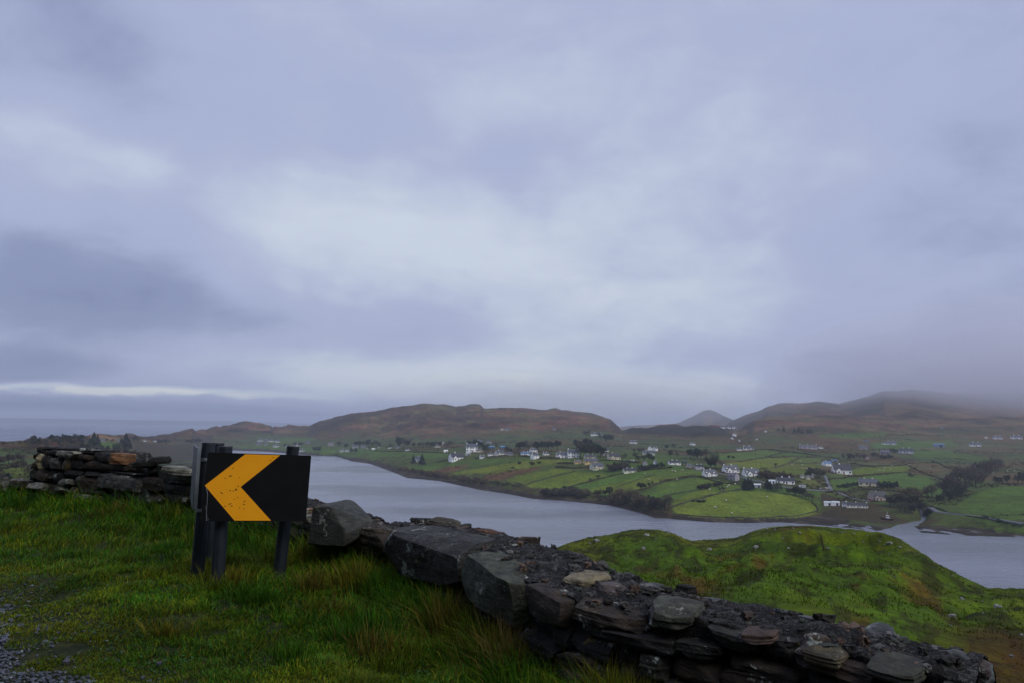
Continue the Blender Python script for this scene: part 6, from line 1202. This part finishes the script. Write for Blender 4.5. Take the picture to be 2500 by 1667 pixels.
# ================================================================== FIELD WALLS AND HEDGES
M_hedge = plain('hedge_growth', (.040, .038, .018), .95, .1, var=.5, sc=.5, kind='World'); M_hwall = plain('mossy_field_wall', (.055, .058, .034), .95, .1, var=.4, sc=.5, kind='World')
def hedge(pts, h_, w_, label, wallish=False):
    P = [hit(x, y, 200)[:2] for x, y in pts]; L_ = [0]
    for a, b in zip(P[:-1], P[1:]): L_.append(L_[-1] + float(np.hypot(*(b - a))))
    n_ = int(L_[-1] / 2.6) + 2; n_ = min(n_, 400); s_ = np.linspace(0, L_[-1], n_); X = np.interp(s_, L_, [p[0] for p in P]); Y = np.interp(s_, L_, [p[1] for p in P]); tx = np.gradient(X); ty = np.gradient(Y); l_ = np.hypot(tx, ty) + 1e-6; nx_, ny_ = -ty / l_, tx / l_
    wob = fbm(s_ / 14, s_ * 0 + len(pts), 3) * 3; X = X + nx_ * wob; Y = Y + ny_ * wob; hh = h_ * .8 * (.45 + 1.1 * (fbm(s_ / 5, s_ * 0 + 7.7, 3) + .5) * 1.0 * (vn2(s_ / 11, s_ * 0 + 3) * .8 + .45)); V = []; C = 5
    base = Hxy(X, Y)
    for k in range(C):
        t_ = math.pi * k / (C - 1); off = -math.cos(t_) * w_ * .75 / 2; z_ = np.where(True, base - .5 + (hh + .5) * (math.sin(t_) ** .6), 0); j_ = R.normal(0, .15, n_) * w_
        V.append(np.stack([X + nx_ * (off + j_), Y + ny_ * (off + j_), z_], 1))
    V = np.stack(V, 1).reshape(-1, 3); fq = [(i * C + k, i * C + k + 1, (i + 1) * C + k + 1, (i + 1) * C + k) for i in range(n_ - 1) for k in range(C - 1)]
    obj('field_wall' if wallish else 'hedgerow', mesh_np('hedgerow', V, fq, None, False, M_hwall if wallish else M_hedge), label=label, cat='field wall' if wallish else 'hedgerow', group='field boundaries on the far shore')
for pts, h_, w_, lb, wl_ in (
 ([(1273, 1187), (1353, 1162), (1404, 1150)], 1.2, 1.4, 'dark wall line between the two yellow-green tilted fields', True), ([(1260, 1177), (1284, 1185)], 1.2, 1.4, 'short field wall joining the shore rough to the yellow fields', True),
 ([(1358, 1197), (1421, 1180), (1489, 1162), (1545, 1152), (1600, 1143)], 1.8, 2.4, 'long bushy hedge climbing from the thicket to the lone bungalow', False), ([(1542, 1204), (1577, 1193), (1619, 1176), (1660, 1166), (1696, 1160)], 2.0, 2.6, 'bushy hedge climbing from the shoreline thicket towards the white trio', False),
 ([(1616, 1211), (1670, 1201), (1721, 1194)], 1.3, 1.6, 'middle field wall under the round bushes', True), ([(1638, 1238), (1684, 1223), (1730, 1211), (1764, 1201), (1823, 1194)], 1.6, 2.0, 'wall along the upper edge of the domed field', True), ([(1500, 1191), (1551, 1172), (1600, 1158)], .9, 1.2, 'thin wall across the long green shore field', True),
 ([(1700, 1162), (1760, 1178), (1800, 1182)], 1.8, 2.4, 'hedge below the two-storey farmhouse', False), ([(1800, 1127), (1868, 1117), (1945, 1113), (2004, 1114)], 1.6, 2.0, 'dark wall under the upper green fields', True), ([(1800, 1103), (1876, 1096), (1919, 1102), (2004, 1113)], 1.8, 2.4, 'curving hedge over the upper green fields', False),
 ([(1868, 1116), (1902, 1106), (1922, 1102)], 1.5, 2.0, 'short slanting hedge splitting the upper green fields', False), ([(1890, 1140), (1919, 1133), (1953, 1116)], 1.5, 2.0, 'wall slanting up between the two sheep fields', True), ([(1933, 1130), (2004, 1130)], 1.2, 1.6, 'level wall above the sheep field', True),
 ([(2026, 1169), (2072, 1164), (2140, 1157), (2200, 1153)], 1.8, 2.6, 'long dark hedge below the many-gabled bungalow', False), ([(2077, 1130), (2120, 1138), (2200, 1135), (2232, 1130)], 1.8, 2.4, 'dark hedge above the sheep on the right slope', False), ([(2160, 1062), (2219, 1060), (2304, 1063)], 2.5, 3.0, 'faint hedge high on the misty right slope', False),
 ([(2219, 1136), (2245, 1150), (2287, 1165), (2330, 1179)], 1.8, 2.6, 'hedge slanting down the right slope to the gorge', False), ([(2275, 1124), (2321, 1143), (2389, 1165)], 1.8, 2.4, 'upper hedge slanting down to the gorge', False), ([(1070, 1127), (1100, 1121), (1112, 1115)], 1.8, 2.6, 'short hedge left of the small-gabled white house', False),
 ([(1010, 1103), (1095, 1106), (1130, 1112)], 1.8, 2.4, 'hedge along the top of the bright green field', False), ([(905, 1099), (1010, 1102)], 1.5, 2.0, 'dark hedge bordering the green field by the white sheds', False), ([(1272, 1113), (1296, 1116)], 3.0, 4.0, 'clipped dark hedge left of the tall two-storey house', False), ([(1318, 1118), (1366, 1119)], 3.2, 4.5, 'clipped dark hedge right of the tall two-storey house', False),
 ([(1358, 1140), (1400, 1143), (1438, 1140)], 2.6, 4.0, 'lower dark hedge in front of the yellow houses', False), ([(1362, 1130), (1402, 1131)], 2.4, 3.5, 'upper dark hedge left of the yellow houses', False), ([(1245, 1112), (1160, 1119)], 1.6, 2.2, 'hedge in front of the big cream gabled house', False), ([(1460, 1123), (1500, 1124), (1560, 1130)], 2.0, 2.6, 'hedge below the cream triple-chimney house', False),
 ([(1540, 1150), (1600, 1145), (1640, 1141)], 2.0, 3.0, 'dark hedge running right from the lone bungalow', False), ([(1640, 1100), (1720, 1106), (1800, 1103)], 1.8, 2.6, 'rough hedge below the wooded hill', False), ([(2030, 1200), (2110, 1194), (2170, 1197), (2240, 1207)], 1.8, 2.6, 'dark bank behind the stone house with pinkish gable', False),
 ([(2246, 1243), (2320, 1253), (2420, 1268), (2500, 1281)], 1.4, 2.0, 'roadside wall under the right-hand green hill', True), ([(1640, 1255), (1740, 1262), (1850, 1264), (1950, 1259), (1995, 1247)], 1.0, 1.4, 'dark stone edge where the domed field meets the beach', True), ([(1985, 1224), (1997, 1240), (1998, 1252)], 1.5, 2.0, 'hedge at the right edge of the domed field', False)):
    hedge(pts, h_, w_, lb, wl_)

# ================================================================== LANES, VEHICLES, BOAT, POLES, SHEEP
def lane(pts, w_, label):
    P = [hit(x, y, 200)[:2] for x, y in pts]; L_ = [0]
    for a, b in zip(P[:-1], P[1:]): L_.append(L_[-1] + float(np.hypot(*(b - a))))
    n_ = int(L_[-1] / 3) + 2; s_ = np.linspace(0, L_[-1], n_); X = np.interp(s_, L_, [p[0] for p in P]); Y = np.interp(s_, L_, [p[1] for p in P]); tx = np.gradient(X); ty = np.gradient(Y); l_ = np.hypot(tx, ty); nx_, ny_ = -ty / l_, tx / l_
    zc = Hxy(X, Y); zc = np.maximum(zc, np.maximum(Hxy(X + nx_ * w_ / 2, Y + ny_ * w_ / 2), Hxy(X - nx_ * w_ / 2, Y - ny_ * w_ / 2))) + .35
    V = np.stack([np.stack([X + nx_ * o_ * w_ / 2, Y + ny_ * o_ * w_ / 2, zc - (.9 if abs(o_) > 1 else 0)], 1) for o_ in (-1.3, -1, 1, 1.3)], 1).reshape(-1, 3)
    fq = [(i * 4 + k, i * 4 + k + 1, i * 4 + 5 + k, i * 4 + 4 + k) for i in range(n_ - 1) for k in range(3)]
    obj('lane', mesh_np('lane', V, fq, None, True, M_lane), label=label, kind='structure')
M_lane = plain('wet_lane', (.085, .09, .105), .55, .4, var=.2, sc=.1, kind='World')
lane([(2013, 1160), (2018, 1172), (2024, 1186), (2030, 1197)], 2.8, 'wet grey lane coming down beside the trees'); lane([(2010, 1196), (2030, 1197), (2046, 1202), (2075, 1214), (2100, 1221), (2128, 1222)], 2.8, 'wet lane from the junction to the stone house'); lane([(2246, 1246), (2290, 1250), (2360, 1257), (2440, 1269), (2500, 1279)], 2.8, 'shore road below the right-hand hill')
lane([(1810, 1164), (1835, 1171), (1870, 1178), (1900, 1186), (1960, 1194), (2012, 1197)], 3.0, 'lane passing behind the conifers to the junction'); lane([(1690, 1146), (1720, 1149), (1760, 1156), (1808, 1163)], 3.0, 'lane in front of the long dark-roofed bungalow')
def vehicle_proto(kind):
    root = empty(kind, (0, 0, 0)); L_, H2 = (5.6, 2.2) if kind == 'van' else (4.2, 1.4); mb = MB(); w_ = .9 if kind == 'car' else 1.0
    prof = [(-L_ / 2, .35), (L_ / 2, .35), (L_ / 2, .95), (L_ / 2 - .9, 1.1), (L_ / 2 - 1.6, H2), (-L_ / 2 + .3, H2), (-L_ / 2, 1.0)] if kind == 'car' else [(-L_ / 2, .35), (L_ / 2, .35), (L_ / 2, 1.1), (L_ / 2 - .7, 1.3), (L_ / 2 - 1.2, H2), (-L_ / 2, H2)]
    n_ = len(prof); mb.add([(x, s_ * w_, z) for s_ in (-1, 1) for x, z in prof], [tuple(range(n_)), tuple(range(n_, 2 * n_))[::-1]] + [(i, n_ + i, n_ + (i + 1) % n_, (i + 1) % n_) for i in range(n_)]); obj('body', mb.build('body', M_car), root)
    gl = MB(); z1, z2 = (.98, H2 - .12) if kind == 'car' else (1.25, H2 - .3)
    for s_ in (-1, 1): gl.add([(-L_ / 2 + .5, s_ * (w_ + .012), z1), (L_ / 2 - 1.5, s_ * (w_ + .012), z1), (L_ / 2 - 1.8, s_ * (w_ + .012), z2), (-L_ / 2 + .6, s_ * (w_ + .012), z2)], [(0, 1, 2, 3)])
    obj('side_windows', gl.build('side_windows', M_glass), root)
    wm = MB().tube((0, -.1, 0), (0, .1, 0), .34, .34, 12).build('wheel', M_tyre)
    for x in (-L_ / 2 + .9, L_ / 2 - .9):
        for s_ in (-1, 1): obj('wheel', wm, root, loc=(x, s_ * (w_ - .06), .34))
    return root
VP = {}; VU = set()
def vehicle(x, y, wpx, kind, color, yaw, label):
    if kind not in VP: VP[kind] = vehicle_proto(kind)
    o = copy_tree(VP[kind]) if kind in VU else VP[kind]; VU.add(kind); p = hit(x, y, 250); a = math.atan2(p[0], p[1]); s_ = max(.8, min(1.25, wpx / F * p[1] / (5.6 if kind == 'van' else 4.2)))
    o.location = (p[0], p[1] + .5, p[2] + .3); o.scale = (s_,) * 3; o.rotation_euler = (0, 0, math.radians(yaw) - a); o['label'] = label; o['category'] = kind; o['group'] = 'parked vehicles on the far shore'
    for c_ in o.children:
        if c_.name.startswith('body'): c_.color = (*color, 1)
vehicle(1958, 1191, 17, 'van', (.75, .78, .78), 184, 'white minibus with dark side windows on the lane by the wind-shaped trees'); vehicle(1545, 1126, 10, 'van', (.75, .75, .75), 5, 'white van on the road between the village and the pale bungalow'); vehicle(1532, 1126, 7, 'car', (.02, .06, .35), 5, 'small blue car left of the white van')
vehicle(1564, 1129, 8, 'car', (.35, .02, .03), -3, 'red car right of the white van'); vehicle(2020, 1193, 9, 'car', (.8, .7, .6), 20, 'pale car at the lane junction'); vehicle(2005, 1194, 6, 'car', (.6, .62, .64), 5, 'silver car just left of the lane junction'); vehicle(2124, 1222, 9, 'car', (.35, .03, .05), 5, 'red car beside the stone house with pinkish gable')
vehicle(1706, 1147, 17, 'car', (.75, .75, .75), 3, 'white car in front of the long dark-roofed bungalow'); vehicle(1724, 1148, 9, 'car', (.3, .03, .03), 3, 'dull red car right of the white car at the bungalow')
# beached fishing boat
p = hit(2166, 1268, 250); bt = empty('fishing_boat', (p[0], p[1], p[2]), 'small brown-hulled fishing boat with white wheelhouse aground on the marsh', 'boat', rz=math.radians(178) - .45)
mb = MB(); st = []; secs = [(-4.2, 1.1, .25, 1.3), (-2, 1.45, .1, 1.15), (1, 1.4, .1, 1.25), (3, .8, .2, 1.6), (4.6, .05, .7, 2.0)]
for x, w_, z0, z1 in secs: st += [(x, -w_, z1), (x, -w_ * .7, z0 + .3), (x, 0, z0 - .1), (x, w_ * .7, z0 + .3), (x, w_, z1)]
mb.add(st, [(i * 5 + k, i * 5 + k + 1, i * 5 + k + 6, i * 5 + k + 5) for i in range(4) for k in range(4)] + [(0, 1, 2, 3, 4)] + [(i * 5, (i + 1) * 5, (i + 1) * 5 + 4, i * 5 + 4) for i in range(4)]); obj('hull', mb.build('hull', plain('brown_hull', (.055, .028, .020), .7)), bt)
M_boatw = plain('white_boat_paint', (.75, .78, .76), .5, .4)
wh = obj('wheelhouse', MB().box(-1.6, .6, -.8, .8, 1.1, 3.1).build('wheelhouse', M_boatw), bt); obj('window', MB().box(-1.4, .4, -.83, .83, 2.2, 2.8).build('window', M_glass), wh); obj('mast', MB().tube((-.3, 0, 3.1), (-.3, 0, 6.0), .09, .05, 8).build('mast', M_boatw), bt)
# utility poles
pm_ = MB().tube((0, 0, -.5), (0, 0, 8), .14, .10, 7).build('pole', M_wood); xm_ = MB().box(-1.0, 1.0, -.06, .06, 7.3, 7.5).build('crossarm', M_wood)
for x, y, hpx, lb in ((1846, 1134, 28, 'utility pole standing in the upper yellow field above the white trio'), (1810, 1142, 16, 'utility pole left of the upper yellow field, behind the biggest white house'), (1857, 1146, 18, 'utility pole close above the rightmost trio house'), (1625, 1140, 16, 'left one of the two poles beside the white bungalow'), (1629, 1141, 16, 'right one of the two poles beside the white bungalow'), (2399, 1266, 24, 'pole beside the shore road under the right-hand hill'), (2446, 1196, 13, 'pole on the crest of the right-hand green hill'), (1995, 1160, 14, 'pole among the trees at the top of the lane'), (2082, 1184, 9, 'short pole by the hedge of the cream bungalow')):
    p = hit(x, y, 250); s_ = hpx / F * p[1] / 8; o = empty('utility_pole', (p[0], p[1], p[2]), lb, 'pole', 'utility poles on the far shore'); o.scale = (1.1, 1.1, s_); obj('pole', pm_, o); obj('crossarm', xm_, o)
# sheep
me_body = rock_mesh('body', 1.15, .6, .62, 77, 5, .2, 0, .03, 0, plain('sheep_wool', (.55, .52, .45), .95, .1)); me_head = rock_mesh('head', .3, .2, .24, 78, 4, .2, 0, .02, 0, plain('sheep_face', (.08, .07, .06), .9, .1)); me_leg = MB().tube((0, 0, 0), (0, 0, .42), .05, .06, 6).build('leg', plain('sheep_leg', (.06, .05, .045), .9))
def sheep_label(x, y):
    for (a, b, c, d_, w_) in ((1630, 1670, 1140, 1165, 'on the green field under the white bungalow'), (1650, 1656, 1165, 1175, 'alone beside the climbing hedge'), (1725, 1800, 1180, 1200, 'in the small field below the two-storey farmhouse'), (1740, 1880, 1210, 1260, 'on the domed shore field'),
                              (1915, 1980, 1120, 1150, 'in the sheep field left of the lane trees'), (1990, 2005, 1130, 1140, 'beside the lane trees'), (2140, 2225, 1130, 1152, 'on the bright slope above the long dark hedge'), (2260, 2300, 1140, 1150, 'above the gorge hedge'), (2400, 2500, 1145, 1160, 'on the brown slope beyond the gorge')):
        if a <= x <= b and c <= y <= d_: return 'white sheep grazing ' + w_
    return 'white sheep grazing on the tilted shore fields'
SH = [(1641, 1150), (1647, 1151), (1649, 1152), (1667, 1150), (1653, 1171), (1780, 1187), (1776, 1190), (1768, 1196), (1762, 1197), (1733, 1197), (1795, 1183), (1773, 1223), (1873, 1215), (1746, 1240), (1787, 1255), (1923, 1142), (1933, 1137), (1937, 1134), (1954, 1126), (1959, 1136), (1958, 1143), (1964, 1145), (1970, 1145), (1974, 1142), (1942, 1146), (1998, 1134), (2161, 1142), (2175, 1146), (2158, 1149), (2147, 1149), (2178, 1138), (2220, 1135), (2271, 1145), (2459, 1151), (2477, 1151), (2425, 1155), (1574, 1158), (1585, 1172)]
def sheep_full(i):
    b_ = sheep_label(*SH[i]); same = sorted(q for q in SH if sheep_label(*q) == b_)
    return b_ if len(same) == 1 else b_.replace('white sheep grazing', f'white sheep, {NTH[same.index(SH[i])]} from left,')
for i, (x, y) in enumerate(SH):
    p = hit(x, y, 250); o = empty('sheep', (p[0], p[1], p[2]), sheep_full(i), 'sheep', 'sheep grazing on the far shore', random.uniform(0, 6.28), random.uniform(1.3, 1.7))
    obj('body', me_body, o, loc=(0, 0, .68)); obj('head', me_head, o, loc=(.68, 0, .62))
    for a_, b_ in ((.35, .17), (.35, -.17), (-.35, .17), (-.35, -.17)): obj('leg', me_leg, o, loc=(a_, b_, 0))

# ================================================================== AIR
def volume_mat(name, dens, col, emis=0.0):
    m = bpy.data.materials.new(name); m.use_nodes = True; nt = m.node_tree; nt.nodes.clear(); o_ = nt.nodes.new('ShaderNodeOutputMaterial'); v_ = nt.nodes.new('ShaderNodeVolumePrincipled')
    v_.inputs['Density'].default_value = dens; v_.inputs['Color'].default_value = (*col, 1); v_.inputs['Anisotropy'].default_value = emis; nt.links.new(v_.outputs[0], o_.inputs['Volume'])
    try: m.cycles.homogeneous_volume = True
    except Exception: pass
    return m
obj('haze', MB().box(-26000, 26000, -26000, 26000, -6, 330).build('haze', volume_mat('pale_haze', HAZE_D, (.82, .88, .99), .3)), label='thin pale air over the whole bay', kind='stuff')
def mist(x, y, Y, ax, ay, az_, dens, yaw, label):
    p = on_depth(x, y, Y); P, Fc = template(16); S = P / np.linalg.norm(P, axis=1)[:, None]; k = 1 + fbm3(S * 2.2 + x * .01, 3) * .35; me = mesh_np('mist', S * k[:, None] * np.array([ax, ay, az_]), Fc, None, True, volume_mat('mist', dens, (.86, .86, .97) if x > 2200 else (.95, .97, 1.0), .1 if x > 2200 else .45))
    obj('mist', me, label=label, kind='stuff', loc=tuple(p), rot=(0, 0, math.radians(yaw)))
for m_ in MISTS: mist(*m_)
